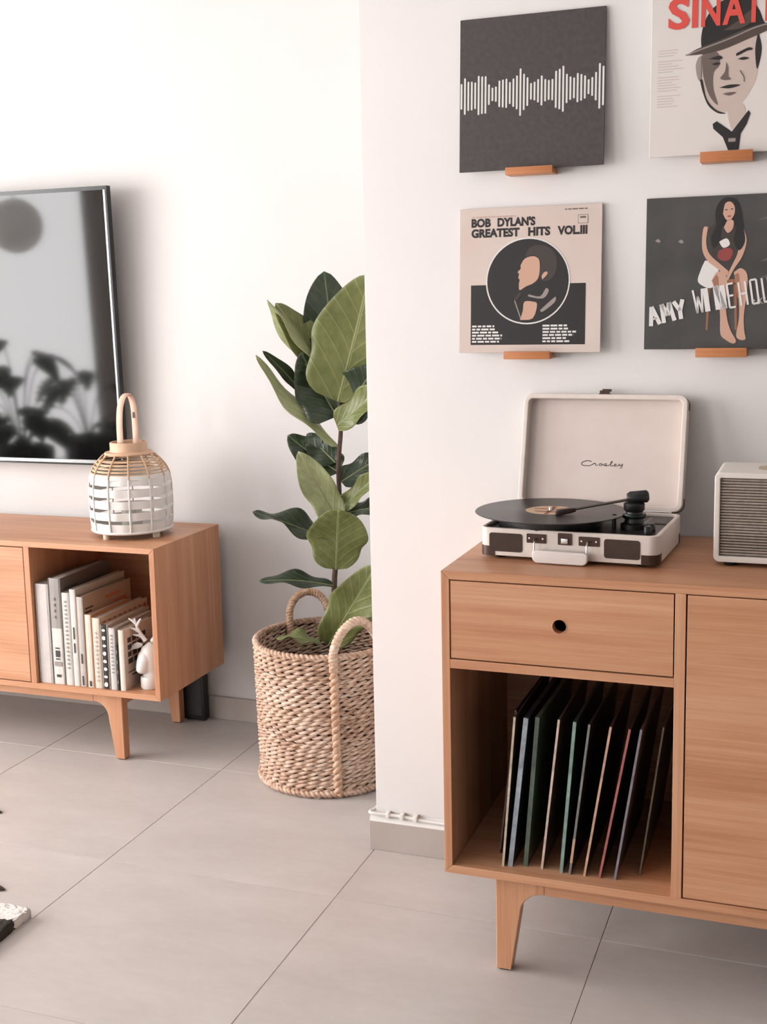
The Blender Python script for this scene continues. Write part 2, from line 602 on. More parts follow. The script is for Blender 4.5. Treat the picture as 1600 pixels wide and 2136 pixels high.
# ------------------------------------------------------------------ television
tv = thing('television', 'large black wall-mounted television above the low console', 'television', (-2.084, 3.312, 0.8213), rotx=radians(1.65))
TW, TH_ = 1.53, 0.864
screen_mat = mat('tv_screen', srgb(9, 9, 10), 0.05, spec=0.58)
steel_edge = mat('tv_trim', (0.62, 0.62, 0.62, 1), 0.18, 1.0)
tv_black = mat('tv_frame', srgb(16, 16, 17), 0.22)
m = MB()
m.box(-TW, 0, 0.0, 0.022, 0, 0.006).box(-TW, 0, 0.0, 0.022, TH_ - 0.006, TH_).box(-TW, -TW + 0.006, 0.0, 0.022, 0.006, TH_ - 0.006).box(-0.006, 0, 0.0, 0.022, 0.006, TH_ - 0.006)
m.build('frame', tv_black, tv, weld=False)
m = MB()
m.box(-TW + 0.006, -0.006, -0.001, 0.012, 0.006, 0.016)
m.box(-0.012, -0.006, -0.001, 0.012, 0.016, TH_ - 0.012).box(-TW + 0.006, -TW + 0.012, -0.001, 0.012, 0.016, TH_ - 0.012)
m.build('trim_strip', steel_edge, tv, weld=False)
box('top_strip', -TW + 0.006, -0.006, -0.001, 0.012, TH_ - 0.012, TH_ - 0.006, tv_black, tv)
box('screen', -TW + 0.012, -0.012, 0.003, 0.014, 0.016, TH_ - 0.012, screen_mat, tv)
box('back_shell', -TW + 0.05, -0.05, 0.022, 0.040, 0.05, TH_ - 0.05, black_plastic, tv, bevel=0.006)
box('wall_mount', -TW / 2 - 0.2, -TW / 2 + 0.2, 0.040, 0.0615, 0.3, 0.6, dark_metal, tv)

# ------------------------------------------------------------------ record sleeves on the wall, and their ledges
LEAN = atan2(0.020, 0.315)
ink = mat('black_ink', srgb(34, 31, 31), 0.55)
chalk = mat('white_ink', srgb(238, 233, 230), 0.6)
red_ink = mat('red_ink', srgb(228, 84, 74), 0.55)
grey_ink = mat('grey_ink', srgb(160, 148, 143), 0.6)
rose_ink = mat('rose_ink', srgb(206, 170, 158), 0.6)
mid_ink = mat('mid_grey_ink', srgb(112, 98, 92), 0.6)
dark_ink = mat('dark_grey_ink', srgb(66, 58, 55), 0.6)
skin_ink = mat('skin_ink', srgb(214, 170, 148), 0.6)
skin_shade_ink = mat('skin_shade_ink', srgb(172, 122, 98), 0.6)
chair_ink = mat('chair_ink', srgb(158, 108, 78), 0.6)
sleeve_charcoal = mottled('charcoal_card', srgb(66, 60, 59), srgb(78, 72, 70), 90, 0.55, 3)
sleeve_cream = mottled('aged_cream_card', srgb(219, 199, 189), srgb(227, 210, 201), 6, 0.6, 4)
sleeve_white = mottled('white_card', srgb(229, 221, 216), srgb(233, 226, 221), 5, 0.55, 3)
sleeve_slate = mottled('slate_card', srgb(62, 60, 58), srgb(82, 80, 78), 9, 0.5, 5)
card_edge = mottled('card_edge', srgb(205, 190, 180), srgb(188, 170, 160), 60, 0.7)


def sleeve(label, x0, z0, m, w=0.3125, h=0.316, edge=None, th=0.0035):
    t = thing('record_sleeve', label, 'record sleeve', (x0, 2.6185, z0), group='record sleeves hung on the wall', rotx=-LEAN)
    MB().box(0, w, 0, th, 0, h).build('cover', [m], t, bevel=0.0006, segs=1)
    return t, w, h


def plane(w, h, layer):
    return lambda s, q: (s * w, -0.00025 * layer, q * h)


# dark sleeve with a band of white upright strokes
t, w, h = sleeve('charcoal record sleeve with a band of white upright strokes', -0.7712, 1.5955, sleeve_charcoal, h=0.3205)
p = MB()
N = 41
for i in range(N):
    s_ = 0.012 + 0.976 * i / (N - 1)
    e = 0.5 + 0.5 * sin(0.83 * i) * cos(0.31 * i + 0.7)
    amp = 0.030 + 0.120 * e * (1.0 if i % 2 else 0.80)
    c = 0.500
    f = plane(w, h, 1)
    wd = 0.0125
    pts = [(s_ + wd / 2 * cos(a), c + amp + wd / 2 * sin(a)) for a in [radians(k) for k in range(0, 181, 30)]] + \
          [(s_ + wd / 2 * cos(a), c - amp + wd / 2 * sin(a)) for a in [radians(k) for k in range(180, 361, 30)]]
    flat(p, pts, f)
p.build('printed_strokes', chalk, t, weld=False)

# cream sleeve with a round portrait over a black block
t, w, h = sleeve('cream record sleeve with black capitals and a round dark portrait', -0.7765, 1.2065, sleeve_cream, h=0.313)
p = MB()
f1, f2, f3, f4, f5 = (plane(w, h, k) for k in (1, 2, 3, 4, 5))
flat(p, [(0.085, 0.055), (0.895, 0.055), (0.895, 0.470), (0.085, 0.470)], f1, 0)
circ = lambda r, cx=0.49, cy=0.492, n=56: [(cx + r * cos(2 * pi * i / n), cy + r * sin(2 * pi * i / n)) for i in range(n)]
ring = circ(0.297)
flat(p, [q for q in ring], f2, 1)
flat(p, circ(0.287), f3, 0)
# plain figure: head in profile, hair, collar, microphone stand
flat(p, smooth_line([(0.44, 0.60), (0.47, 0.645), (0.53, 0.66), (0.57, 0.635), (0.575, 0.57), (0.565, 0.51), (0.53, 0.475), (0.48, 0.455), (0.435, 0.43), (0.43, 0.475), (0.435, 0.50), (0.425, 0.515), (0.43, 0.54), (0.42, 0.555), (0.44, 0.575), (0.44, 0.60)], 3), f4, 2)
flat(p, smooth_line([(0.47, 0.655), (0.50, 0.715), (0.58, 0.735), (0.66, 0.70), (0.695, 0.62), (0.68, 0.53), (0.63, 0.49), (0.585, 0.50), (0.575, 0.56), (0.585, 0.62), (0.54, 0.665), (0.47, 0.655)], 3), f4, 3)
flat(p, smooth_line([(0.595, 0.50), (0.625, 0.53), (0.63, 0.55), (0.61, 0.55), (0.59, 0.525), (0.595, 0.50)], 3), f5, 2)
flat(p, smooth_line([(0.44, 0.225), (0.53, 0.235), (0.56, 0.33), (0.53, 0.35), (0.47, 0.35), (0.46, 0.29), (0.44, 0.225)], 3), f4, 2)
flat(p, smooth_line([(0.58, 0.29), (0.66, 0.36), (0.69, 0.38), (0.68, 0.34), (0.60, 0.28), (0.58, 0.29)], 3), f4, 4)
flat(p, smooth_line([(0.50, 0.40), (0.58, 0.385), (0.62, 0.44), (0.64, 0.42), (0.60, 0.37), (0.50, 0.385), (0.50, 0.40)], 3), f4, 4)
flat(p, smooth_line([(0.395, 0.37), (0.435, 0.415), (0.445, 0.40), (0.41, 0.36), (0.395, 0.37)], 3), f5, 3)
ribbon(p, [(0.40, 0.36), (0.445, 0.235)], 0.008, f4, 4)
rng = random.Random(4)
for k in range(6):                                  # the lists of songs, too small to read
    for x_, L in ((0.095, rng.uniform(0.14, 0.23)), (0.60, rng.uniform(0.16, 0.26))):
        q = 0.178 - k * 0.0215
        a = x_
        while a < x_ + L:
            b = min(a + rng.uniform(0.02, 0.055), x_ + L)
            flat(p, [(a, q), (b, q), (b, q + 0.0125), (a, q + 0.0125)], f2, 1)
            a = b + 0.008
for (a, b, q, mi) in ((0.09, 0.40, 0.935, 5), (0.745, 0.90, 0.965, 6)):
    while a < b:
        c = min(a + rng.uniform(0.015, 0.04), b)
        flat(p, [(a, q), (c, q), (c, q + 0.008), (a, q + 0.008)], f1, mi)
        a = c + 0.006
flat(p, rrect(0.835, 0.905, 0.870, 0.930, 0.006, 2), f1, 6)
flat(p, rrect(0.838, 0.902, 0.873, 0.927, 0.006, 2), f2, 7)
flat(p, [(0.85, 0.905), (0.89, 0.905), (0.89, 0.918), (0.85, 0.918)], f3, 6)
p.build('printed_picture', [ink, chalk, skin_ink, dark_ink, grey_ink, rose_ink, mid_ink, sleeve_cream], t, weld=False)
p = MB()
text_faces(p, "BOB", f1, 0.085, 0.873, 0.056, bold=0.05, width=0.140)
text_faces(p, "DYLAN'S", f1, 0.272, 0.873, 0.056, bold=0.05, width=0.268)
text_faces(p, "GREATEST", f1, 0.085, 0.802, 0.056, bold=0.05, width=0.345)
text_faces(p, "HITS", f1, 0.490, 0.802, 0.056, bold=0.05, width=0.155)
text_faces(p, "VOL.III", f1, 0.695, 0.802, 0.056, bold=0.05, width=0.205)
p.build('lettering', ink, t, weld=False)

# white sleeve with red capitals and a man in a hat
t, w, h = sleeve('white record sleeve with large red capitals above a drawn man in a hat', -0.3660, 1.6036, sleeve_white, h=0.3205)
p = MB()
f1, f2, f3, f4, f5 = (plane(w, h, k) for k in (1, 2, 3, 4, 5))
S = lambda pts, n=4: smooth_line(pts + [pts[0]], n)
flat(p, S([(0.318, 0.60), (0.32, 0.48), (0.345, 0.36), (0.40, 0.285), (0.47, 0.255), (0.55, 0.275), (0.62, 0.36), (0.665, 0.46), (0.675, 0.60), (0.66, 0.74), (0.50, 0.70), (0.33, 0.65)]), f1, 0)
flat(p, S([(0.325, 0.60), (0.335, 0.48), (0.375, 0.36), (0.43, 0.30), (0.40, 0.40), (0.40, 0.50), (0.435, 0.545), (0.42, 0.62), (0.335, 0.64)]), f2, 1)
flat(p, S([(0.300, 0.60), (0.285, 0.55), (0.300, 0.47), (0.325, 0.46), (0.325, 0.60)]), f1, 2)
flat(p, S([(0.330, 0.46), (0.36, 0.34), (0.42, 0.27), (0.48, 0.245), (0.43, 0.25), (0.37, 0.30), (0.335, 0.38), (0.315, 0.46)]), f3, 3)
flat(p, S([(0.665, 0.73), (0.69, 0.62), (0.665, 0.50), (0.650, 0.62)]), f2, 3)
# brow, eyes, nose, mouth
flat(p, S([(0.365, 0.585), (0.43, 0.60), (0.45, 0.585), (0.43, 0.575)]), f4, 3)
flat(p, S([(0.535, 0.605), (0.61, 0.635), (0.635, 0.62), (0.60, 0.615), (0.54, 0.59)]), f4, 3)
flat(p, S([(0.385, 0.552), (0.42, 0.560), (0.44, 0.550), (0.41, 0.543)]), f4, 3)
flat(p, S([(0.545, 0.570), (0.58, 0.580), (0.615, 0.570), (0.58, 0.562)]), f4, 3)
flat(p, S([(0.475, 0.56), (0.468, 0.50), (0.440, 0.462), (0.47, 0.448), (0.51, 0.452), (0.49, 0.468), (0.488, 0.52)]), f4, 1)
flat(p, S([(0.435, 0.405), (0.50, 0.418), (0.565, 0.412), (0.50, 0.396)]), f4, 3)
flat(p, S([(0.455, 0.365), (0.50, 0.372), (0.54, 0.368), (0.50, 0.352)]), f4, 1)
ribbon(p, smooth_line([(0.56, 0.50), (0.585, 0.46), (0.588, 0.43)], 4), 0.006, f4, 1)
# neck, collar, tie
flat(p, S([(0.49, 0.262), (0.575, 0.30), (0.60, 0.23), (0.53, 0.14), (0.50, 0.20)]), f2, 0)
flat(p, [(0.40, 0.185), (0.425, 0.20), (0.52, 0.13), (0.62, 0.255), (0.632, 0.235), (0.61, 0.17), (0.575, 0.115), (0.565, 0.018), (0.50, 0.018), (0.465, 0.10), (0.405, 0.155)], f3, 3)
flat(p, [(0.50, 0.068), (0.545, 0.068), (0.545, 0.09), (0.50, 0.09)], f4, 2)
# hat
flat(p, S([(0.318, 0.66), (0.315, 0.72), (0.33, 0.80), (0.37, 0.875), (0.44, 0.93), (0.52, 0.955), (0.60, 0.94), (0.66, 0.87), (0.69, 0.80), (0.70, 0.745), (0.55, 0.70), (0.40, 0.66)]), f2, 3)
flat(p, S([(0.22, 0.617), (0.30, 0.655), (0.45, 0.70), (0.58, 0.745), (0.72, 0.775), (0.80, 0.775), (0.74, 0.735), (0.60, 0.685), (0.45, 0.635), (0.32, 0.618)]), f4, 4)
ribbon(p, smooth_line([(0.22, 0.618), (0.32, 0.648), (0.50, 0.70), (0.65, 0.752), (0.79, 0.777)], 4), 0.008, f5, 2)
flat(p, S([(0.45, 0.75), (0.54, 0.80), (0.62, 0.86), (0.63, 0.80), (0.56, 0.755)]), f3, 4)
rng = random.Random(9)
for k in range(22):                                 # column of small print
    q = 0.655 - k * 0.0165
    if k in (3, 9, 16):
        continue
    L = rng.uniform(0.09, 0.17)
    flat(p, [(0.045, q), (0.045 + L, q), (0.045 + L, q + 0.006), (0.045, q + 0.006)], f1, 5)
p.build('printed_picture', [mat('face_ink', srgb(208, 188, 178), 0.6), mid_ink, grey_ink, ink, mat('hat_ink', srgb(84, 70, 63), 0.6), mat('pale_print', srgb(214, 198, 190), 0.6)], t, weld=False)
p = MB()
f6 = plane(w, h, 6)
for ch, x_, wd in (('S', 0.105, 0.135), ('I', 0.255, 0.036), ('N', 0.312, 0.120), ('A', 0.445, 0.140), ('T', 0.580, 0.110), ('R', 0.705, 0.118), ('A', 0.835, 0.140)):
    text_faces(p, ch, f6, x_, 0.790, 0.187, bold=0.03, width=wd)
p.build('lettering', red_ink, t, weld=False)

# slate sleeve with a seated figure and chalk capitals
t, w, h = sleeve('slate grey record sleeve with a seated long-haired figure and chalk capitals', -0.3722, 1.2120, sleeve_slate, h=0.3115)
p = MB()
f1, f2, f3, f4, f5 = (plane(w, h, k) for k in (1, 2, 3, 4, 5))
flat(p, [(0.405, 0.43), (0.425, 0.43), (0.412, 0.125), (0.400, 0.125)], f1, 4)          # stool
flat(p, [(0.570, 0.43), (0.590, 0.43), (0.598, 0.125), (0.585, 0.125)], f1, 4)
flat(p, [(0.40, 0.42), (0.60, 0.42), (0.60, 0.455), (0.40, 0.455)], f1, 4)
flat(p, S([(0.395, 0.80), (0.385, 0.72), (0.395, 0.63), (0.435, 0.57), (0.51, 0.52), (0.49, 0.49), (0.42, 0.55), (0.37, 0.62), (0.375, 0.74)]).__class__(S([(0.40, 0.80), (0.39, 0.70), (0.415, 0.62), (0.50, 0.54), (0.54, 0.50), (0.52, 0.48), (0.46, 0.53), (0.40, 0.58), (0.365, 0.66), (0.37, 0.79)])), f3, 0)
flat(p, S([(0.625, 0.78), (0.645, 0.70), (0.62, 0.60), (0.57, 0.52), (0.535, 0.45), (0.525, 0.47), (0.555, 0.54), (0.59, 0.62), (0.60, 0.70)]), f3, 0)
flat(p, S([(0.40, 0.78), (0.46, 0.82), (0.58, 0.82), (0.625, 0.76), (0.61, 0.62), (0.58, 0.56), (0.46, 0.56), (0.43, 0.62)]), f2, 5)   # top
flat(p, S([(0.47, 0.64), (0.52, 0.66), (0.56, 0.64), (0.545, 0.585), (0.50, 0.575), (0.465, 0.60)]), f3, 6)
flat(p, S([(0.47, 0.70), (0.52, 0.72), (0.54, 0.68), (0.50, 0.66)]), f3, 3)
flat(p, S([(0.385, 0.58), (0.46, 0.57), (0.47, 0.48), (0.43, 0.40), (0.345, 0.44), (0.36, 0.52)]), f2, 3)                              # shorts
flat(p, S([(0.43, 0.45), (0.465, 0.505), (0.515, 0.49), (0.535, 0.40), (0.525, 0.30), (0.535, 0.20), (0.56, 0.12), (0.595, 0.055), (0.575, 0.035), (0.53, 0.06), (0.495, 0.10), (0.49, 0.22), (0.475, 0.32)]), f4, 0)
flat(p, S([(0.57, 0.50), (0.615, 0.525), (0.655, 0.48), (0.655, 0.36), (0.64, 0.22), (0.645, 0.12), (0.655, 0.065), (0.62, 0.06), (0.595, 0.09), (0.61, 0.20), (0.605, 0.32), (0.585, 0.42)]), f4, 0)
flat(p, S([(0.435, 0.45), (0.465, 0.485), (0.475, 0.42), (0.475, 0.33), (0.455, 0.39)]), f5, 1)
flat(p, S([(0.575, 0.48), (0.60, 0.49), (0.605, 0.40), (0.60, 0.33), (0.585, 0.42)]), f5, 1)
flat(p, S([(0.45, 0.80), (0.445, 0.90), (0.475, 0.965), (0.52, 0.985), (0.575, 0.965), (0.605, 0.90), (0.62, 0.80), (0.635, 0.70), (0.60, 0.64), (0.565, 0.70), (0.57, 0.80), (0.49, 0.80), (0.475, 0.70), (0.44, 0.66), (0.42, 0.72)]), f4, 2)
flat(p, S([(0.492, 0.88), (0.505, 0.945), (0.54, 0.955), (0.565, 0.92), (0.562, 0.87), (0.535, 0.835), (0.51, 0.845)]), f5, 0)
flat(p, S([(0.50, 0.79), (0.525, 0.84), (0.56, 0.83), (0.555, 0.78), (0.525, 0.755)]), plane(w, h, 5), 0)
for (a, b) in ((0.512, 0.905), (0.548, 0.908)):
    flat(p, S([(a - 0.009, b), (a, b + 0.004), (a + 0.009, b), (a, b - 0.004)]), plane(w, h, 6), 2)
flat(p, S([(0.518, 0.862), (0.532, 0.867), (0.546, 0.864), (0.532, 0.857)]), plane(w, h, 6), 6)
rng = random.Random(11)
for k in range(9):                                  # chalk dust
    a, b = rng.uniform(0.68, 0.95), rng.uniform(0.45, 0.92)
    flat(p, S([(a, b), (a + rng.uniform(0.05, 0.14), b + 0.01), (a + 0.06, b + rng.uniform(0.02, 0.05))]), f1, 7)
for a, b in ((0.06, 0.72), (0.21, 0.71)):
    flat(p, S([(a, b), (a + 0.02, b + 0.012), (a + 0.035, b - 0.005), (a + 0.02, b - 0.012)]), f1, 8)
p.build('printed_picture', [skin_ink, skin_shade_ink, ink, chalk, chair_ink, dark_ink, mat('wine_ink', srgb(150, 70, 66), 0.6), mat('chalk_dust', srgb(98, 97, 96), 0.6), grey_ink], t, weld=False)
p = MB()
f7 = plane(w, h, 7)
GL = {'A': [[(0, 0), (0.42, 1), (0.85, 0)], [(0.18, 0.34), (0.70, 0.34)]], 'M': [[(0, 0), (0.12, 1), (0.48, 0.35), (0.82, 1), (1.0, 0)]],
      'Y': [[(0, 1), (0.42, 0.45), (0.85, 1)], [(0.42, 0.45), (0.36, 0)]], 'W': [[(0, 1), (0.2, 0), (0.45, 0.7), (0.75, 0.0), (1.0, 1)]],
      'I': [[(0.1, 0), (0.1, 1)]], 'N': [[(0, 0), (0, 1), (0.7, 0), (0.7, 1)]], 'E': [[(0.65, 1), (0, 1), (0, 0), (0.65, 0)], [(0, 0.5), (0.55, 0.5)]],
      'H': [[(0, 0), (0, 1)], [(0.7, 0), (0.7, 1)], [(0, 0.5), (0.7, 0.5)]], 'O': [[(0, 0), (0, 1), (0.65, 1), (0.65, 0), (0, 0)]],
      'U': [[(0, 1), (0, 0), (0.65, 0), (0.65, 1)]], 'S': [[(0.65, 1), (0, 1), (0, 0.5), (0.65, 0.5), (0.65, 0), (0, 0)]],
      'B': [[(0, 0), (0, 1), (0.6, 0.8), (0, 0.5), (0.65, 0.25), (0, 0)]], 'C': [[(0.65, 1), (0, 0.8), (0, 0.2), (0.65, 0)]], 'K': [[(0, 0), (0, 1)], [(0.65, 1), (0, 0.5), (0.65, 0)]],
      'T': [[(0, 1), (0.7, 1)], [(0.35, 1), (0.35, 0)]], 'L': [[(0, 1), (0, 0), (0.6, 0)]]}


def chalk_word(word, x, y, hh, adv, ang, bolds=()):
    ca, sa = cos(radians(ang)), sin(radians(ang))
    for i, ch in enumerate(word):
        if ch != ' ':
            for si, st in enumerate(GL[ch]):
                pts = [(px * adv * 0.80, py * hh) for px, py in st]
                for a, b in zip(pts[:-1], pts[1:]):
                    g = [(x + (i * adv + q[0]) * ca - q[1] * sa, y + (i * adv + q[0]) * sa + q[1] * ca) for q in (a, b)]
                    steep = abs(b[1] - a[1]) > abs(b[0] - a[0])
                    ribbon(p, g, (0.026 if (i in bolds and steep) else 0.010) * hh / 0.12, f7)
chalk_word('AMY', 0.045, 0.155, 0.125, 0.088, 13, (0, 1, 2))
chalk_word('WINEHOUSE', 0.335, 0.235, 0.155, 0.073, 9, (1, 2))
chalk_word('BACK TO BLACK', 0.700, 0.285, 0.036, 0.0225, 9)
p.build('lettering', chalk, t, weld=False)

for nm, x_, z_, hh in (('charcoal', -0.664, 1.5955, 0.0125), ('cream', -0.670, 1.2065, 0.0135), ('white', -0.2625, 1.6036, 0.0175), ('slate', -0.2650, 1.2120, 0.0160)):
    lab = {'charcoal': 'small wooden ledge under the charcoal sleeve', 'cream': 'small wooden ledge under the cream sleeve',
           'white': 'small wooden ledge under the white sleeve', 'slate': 'small wooden ledge under the slate grey sleeve'}[nm]
    t = thing('record_ledge', lab, 'ledge', (x_, 0, z_), group='wooden record ledges')
    box('ledge_block', 0, 0.1015, 2.606, 2.645, -hh, -0.0006, cherry, t, bevel=0.0012)
    box('ledge_lip', 0, 0.1015, 2.597, 2.606, -hh, 0.0032, cherry, t, bevel=0.0015)

# ------------------------------------------------------------------ records standing in the cabinet
REC = [((-0.578, 2.206), 4.6, 0.004, (196, 178, 160), (60, 50, 44)), ((-0.567, 2.210), 6.1, 0.009, (150, 158, 166), (38, 40, 48)),
       ((-0.538, 2.219), 4.6, 0.008, (84, 96, 84), (60, 70, 58)), ((-0.503, 2.218), 6.2, 0.004, (206, 180, 168), (70, 58, 52)),
       ((-0.465, 2.213), 4.8, 0.006, (128, 152, 144), (42, 50, 46)), ((-0.447, 2.211), 6.9, 0.004, (120, 122, 118), (46, 36, 34)),
       ((-0.419, 2.213), 9.1, 0.004, (198, 158, 136), (48, 36, 32)), ((-0.390, 2.214), 10.3, 0.004, (164, 96, 92), (44, 36, 36)),
       ((-0.361, 2.216), 8.8, 0.004, (126, 120, 128), (66, 54, 50))]
RLAB = ['thin tan-edged record sleeve leaning first in the cabinet bay', 'thick record sleeve with a silvery blue spine in the cabinet bay',
        'mossy green record sleeve with a worn spine in the cabinet bay', 'record sleeve with a pinkish cream spine in the cabinet bay',
        'record sleeve with a pale teal spine in the cabinet bay', 'record sleeve with a mottled grey spine and tan patch in the cabinet bay',
        'record sleeve with a copper-tan spine in the cabinet bay', 'record sleeve with a dull red spine in the cabinet bay',
        'brown patterned record sleeve leaning last in the cabinet bay']


def sleeve_mat(n, c, patch=None):
    a = srgb(*c)
    b = srgb(*[min(255, int(k * 1.35)) for k in c])
    return mottled('sleeve_art', a, b, 14 + 3 * n, 0.35, 4)


for n, ((x_, y_), lean, thk, spine, face) in enumerate(REC):
    t = thing('shelved_record', RLAB[n], 'record', (x_, y_, 0.2203), group='records standing in the cabinet bay', roty=radians(lean), rotz=radians(-0.6 * (n % 3 - 1)))
    S_ = 0.309
    box('cover', 0, thk, 0.0025, 0.312, 0.0, S_, sleeve_mat(n, face), t, bevel=0.0004, segs=1)
    sp = box('spine', -0.0002, thk + 0.0002, -0.0003, 0.0025, 0.0, S_, mottled('spine_card', srgb(*[min(245, int(k * 1.18)) for k in spine]), srgb(*[int(k * 0.85) for k in spine]), 40, 0.5), t)
    if n == 5:
        box('spine_patch', -0.0004, thk + 0.0005, -0.0006, 0.0015, 0.025, 0.075, mat('tan_patch', srgb(196, 160, 132), 0.5), t)
    # the pressed disc inside, its edge just short of the open side
    MB().prism([(0.157 + 0.151 * cos(2 * pi * i / 48), 0.1545 + 0.151 * sin(2 * pi * i / 48)) for i in range(48)], thk * 0.35, thk * 0.65, 'x').build('disc', deep_black, t)
t = thing('shelved_record', 'very thin dark record sleeve pushed back at the start of the row', 'record', (-0.598, 2.262, 0.2203), group='records standing in the cabinet bay', roty=radians(6.5))
box('cover', 0, 0.003, 0.0, 0.312, 0.0, 0.305, sleeve_mat(3, (46, 40, 36)), t, bevel=0.0004, segs=1)
box('spine', -0.0002, 0.0032, -0.002, 0.0, 0.0, 0.305, mottled('spine_card', srgb(96, 78, 66), srgb(70, 58, 50), 40, 0.5), t)
t = thing('shelved_record', 'dark record sleeve pushed back at the end of the row', 'record', (-0.318, 2.250, 0.2203), group='records standing in the cabinet bay', roty=radians(7.8))
box('cover', 0, 0.003, 0.0, 0.312, 0.0, 0.305, sleeve_mat(2, (50, 44, 40)), t, bevel=0.0004, segs=1)
box('spine', -0.0002, 0.0032, -0.002, 0.0, 0.0, 0.305, mottled('spine_card', srgb(110, 100, 88), srgb(80, 70, 60), 40, 0.5), t)

# ------------------------------------------------------------------ books in the console
BK = []      # x0, x1, top z, depth, spine colour, cover colour


def book(label, x0, x1, ztop, depth, spine, cover, y=2.942, spine2=None, split=None, page=(226, 214, 200)):
    t = thing('book', label, 'book', (x0, y, 0.2195), group='books in the console bay')
    W, H = x1 - x0, ztop - 0.2195
    cm = mottled('book_cover', srgb(*cover), srgb(*[int(k * 0.93) for k in cover]), 12, 0.5)
    sm = mottled('book_spine', srgb(*spine), srgb(*[int(k * 0.95) for k in spine]), 30, 0.5)
    c = 0.0022 if W > 0.012 else 0.0015
    MB().box(0, c, 0.0015, depth, 0, H).box(W - c, W, 0.0015, depth, 0, H).build('cover', cm, t, weld=False)
    MB().prism([(0, 0.004), (0.15 * W, 0.0008), (0.5 * W, 0.0), (0.85 * W, 0.0008), (W, 0.004), (W - c, 0.0045), (c, 0.0045)], 0, H if split is None else split * H, 'z').build('spine', sm, t)
    if split is not None:
        s2 = mottled('book_spine', srgb(*spine2), srgb(*[int(k * 0.95) for k in spine2]), 30, 0.5)
        MB().prism([(-0.0002, 0.004), (0.15 * W, 0.0006), (0.5 * W, -0.0003), (0.85 * W, 0.0006), (W + 0.0002, 0.004), (W - c, 0.0046), (c, 0.0046)], split * H, H, 'z').build('dust_band', s2, t)
    box('pages', c, W - c, 0.0045, depth - 0.004, 0.003, H - 0.003, mottled('paper', srgb(*page), srgb(*[int(k * 0.9) for k in page]), 80, 0.8), t)
    return t, W, H


def spine_marks(t, W, rows, m, y=-0.0012, w=0.5):
    """small illegible print down a spine"""
    p = MB()
    for z, hgt in rows:
        p.add([(W * (0.5 - w / 2), y, z), (W * (0.5 + w / 2), y, z), (W * (0.5 + w / 2), y, z + hgt), (W * (0.5 - w / 2), y, z + hgt)], [(0, 1, 2, 3)])
    p.build('spine_print', m, t, weld=False)


def cover_marks(t, W, rects, m):
    p = MB()
    for y0, y1, z0, z1 in rects:
        p.add([(W + 0.0004, y0, z0), (W + 0.0004, y1, z0), (W + 0.0004, y1, z1), (W + 0.0004, y0, z1)], [(0, 1, 2, 3)])
    p.build('cover_print', m, t, weld=False)


rng = random.Random(3)
t, W, H = book('wide pale book with a plain off-white spine beside the divider', -2.1820, -2.1365, 0.520, 0.200, (226, 216, 212), (206, 198, 192))
t, W, H = book('tall book with a grey band over its white spine', -2.1345, -2.0930, 0.540, 0.265, (228, 222, 214), (112, 104, 98), spine2=(164, 156, 152), split=0.53)
spine_marks(t, W, [(0.075, 0.004), (0.083, 0.02), (0.108, 0.004), (0.022, 0.008)], dark_ink, w=0.35)
spine_marks(t, W, [(0.055, 0.014)], grey_ink, w=0.6)
spine_marks(t, W, [(0.20 + k * 0.018, 0.009) for k in range(4)], mid_ink, y=-0.0014, w=0.12)
cover_marks(t, W, [(0.02, 0.09, 0.285, 0.289), (0.02, 0.07, 0.275, 0.278)], dark_ink)
t, W, H = book('white book with a column of grey capitals on its spine', -2.0905, -2.0655, 0.4985, 0.190, (226, 220, 212), (216, 208, 198))
spine_marks(t, W, [(0.05 + k * 0.0125, 0.0055) for k in range(17)], grey_ink, w=0.30)
t, W, H = book('tall thin white book with a line of print across its cover', -2.0635, -2.0435, 0.510, 0.268, (232, 226, 218), (206, 196, 184))
spine_marks(t, W, [(0.10, 0.03), (0.142, 0.036)], dark_ink, w=0.22)
cover_marks(t, W, [(0.03 + k * 0.02, 0.03 + k * 0.02 + rng.uniform(0.008, 0.016), 0.262, 0.268) for k in range(10)], dark_ink)
t, W, H = book('grey-spined picture book with a tan cover', -2.0415, -2.0195, 0.489, 0.262, (198, 190, 184), (186, 160, 140))
spine_marks(t, W, [(0.005, 0.028), (0.07, 0.03)], dark_ink, w=0.2)
cover_marks(t, W, [(0.012, 0.06, 0.185, 0.190), (0.012, 0.05, 0.196, 0.201), (0.012, 0.06, 0.207, 0.212), (0.012, 0.045, 0.218, 0.223), (0.012, 0.055, 0.229, 0.234)], dark_ink)
cover_marks(t, W, [(0.12, 0.20, 0.238, 0.246), (0.16, 0.235, 0.205, 0.225)], mat('coral_print', srgb(206, 120, 92), 0.5))
t, W, H = book('cream book with an orange-brown cover', -2.0165, -1.9940, 0.438, 0.215, (230, 220, 206), (206, 150, 112))
spine_marks(t, W, [(0.004, 0.016)], dark_ink, w=0.3)
t, W, H = book('ivory book with rust lettering on its cover', -1.9915, -1.9665, 0.430, 0.268, (228, 218, 202), (214, 190, 168))
spine_marks(t, W, [(0.02 + k * 0.013, 0.006) for k in range(12)], rose_ink, w=0.28)
cover_marks(t, W, [(0.02 + k * 0.028, 0.02 + k * 0.028 + 0.016, 0.160, 0.196) for k in range(9)], mat('rust_print', srgb(176, 92, 56), 0.5))
t, W, H = book('black and white patterned book in the bay', -1.9640, -1.9405, 0.412, 0.235, (40, 36, 34), (196, 178, 162))
p = MB()
for k in range(8):
    zc = 0.014 + k * 0.0232
    hh = rng.uniform(0.004, 0.0075)
    p.add([(W * (0.5 + 0.26 * cos(a) * (0.8 + 0.4 * rng.random())), -0.0011, zc + hh * sin(a)) for a in [2 * pi * i / 10 for i in range(10)]], [tuple(range(10))])
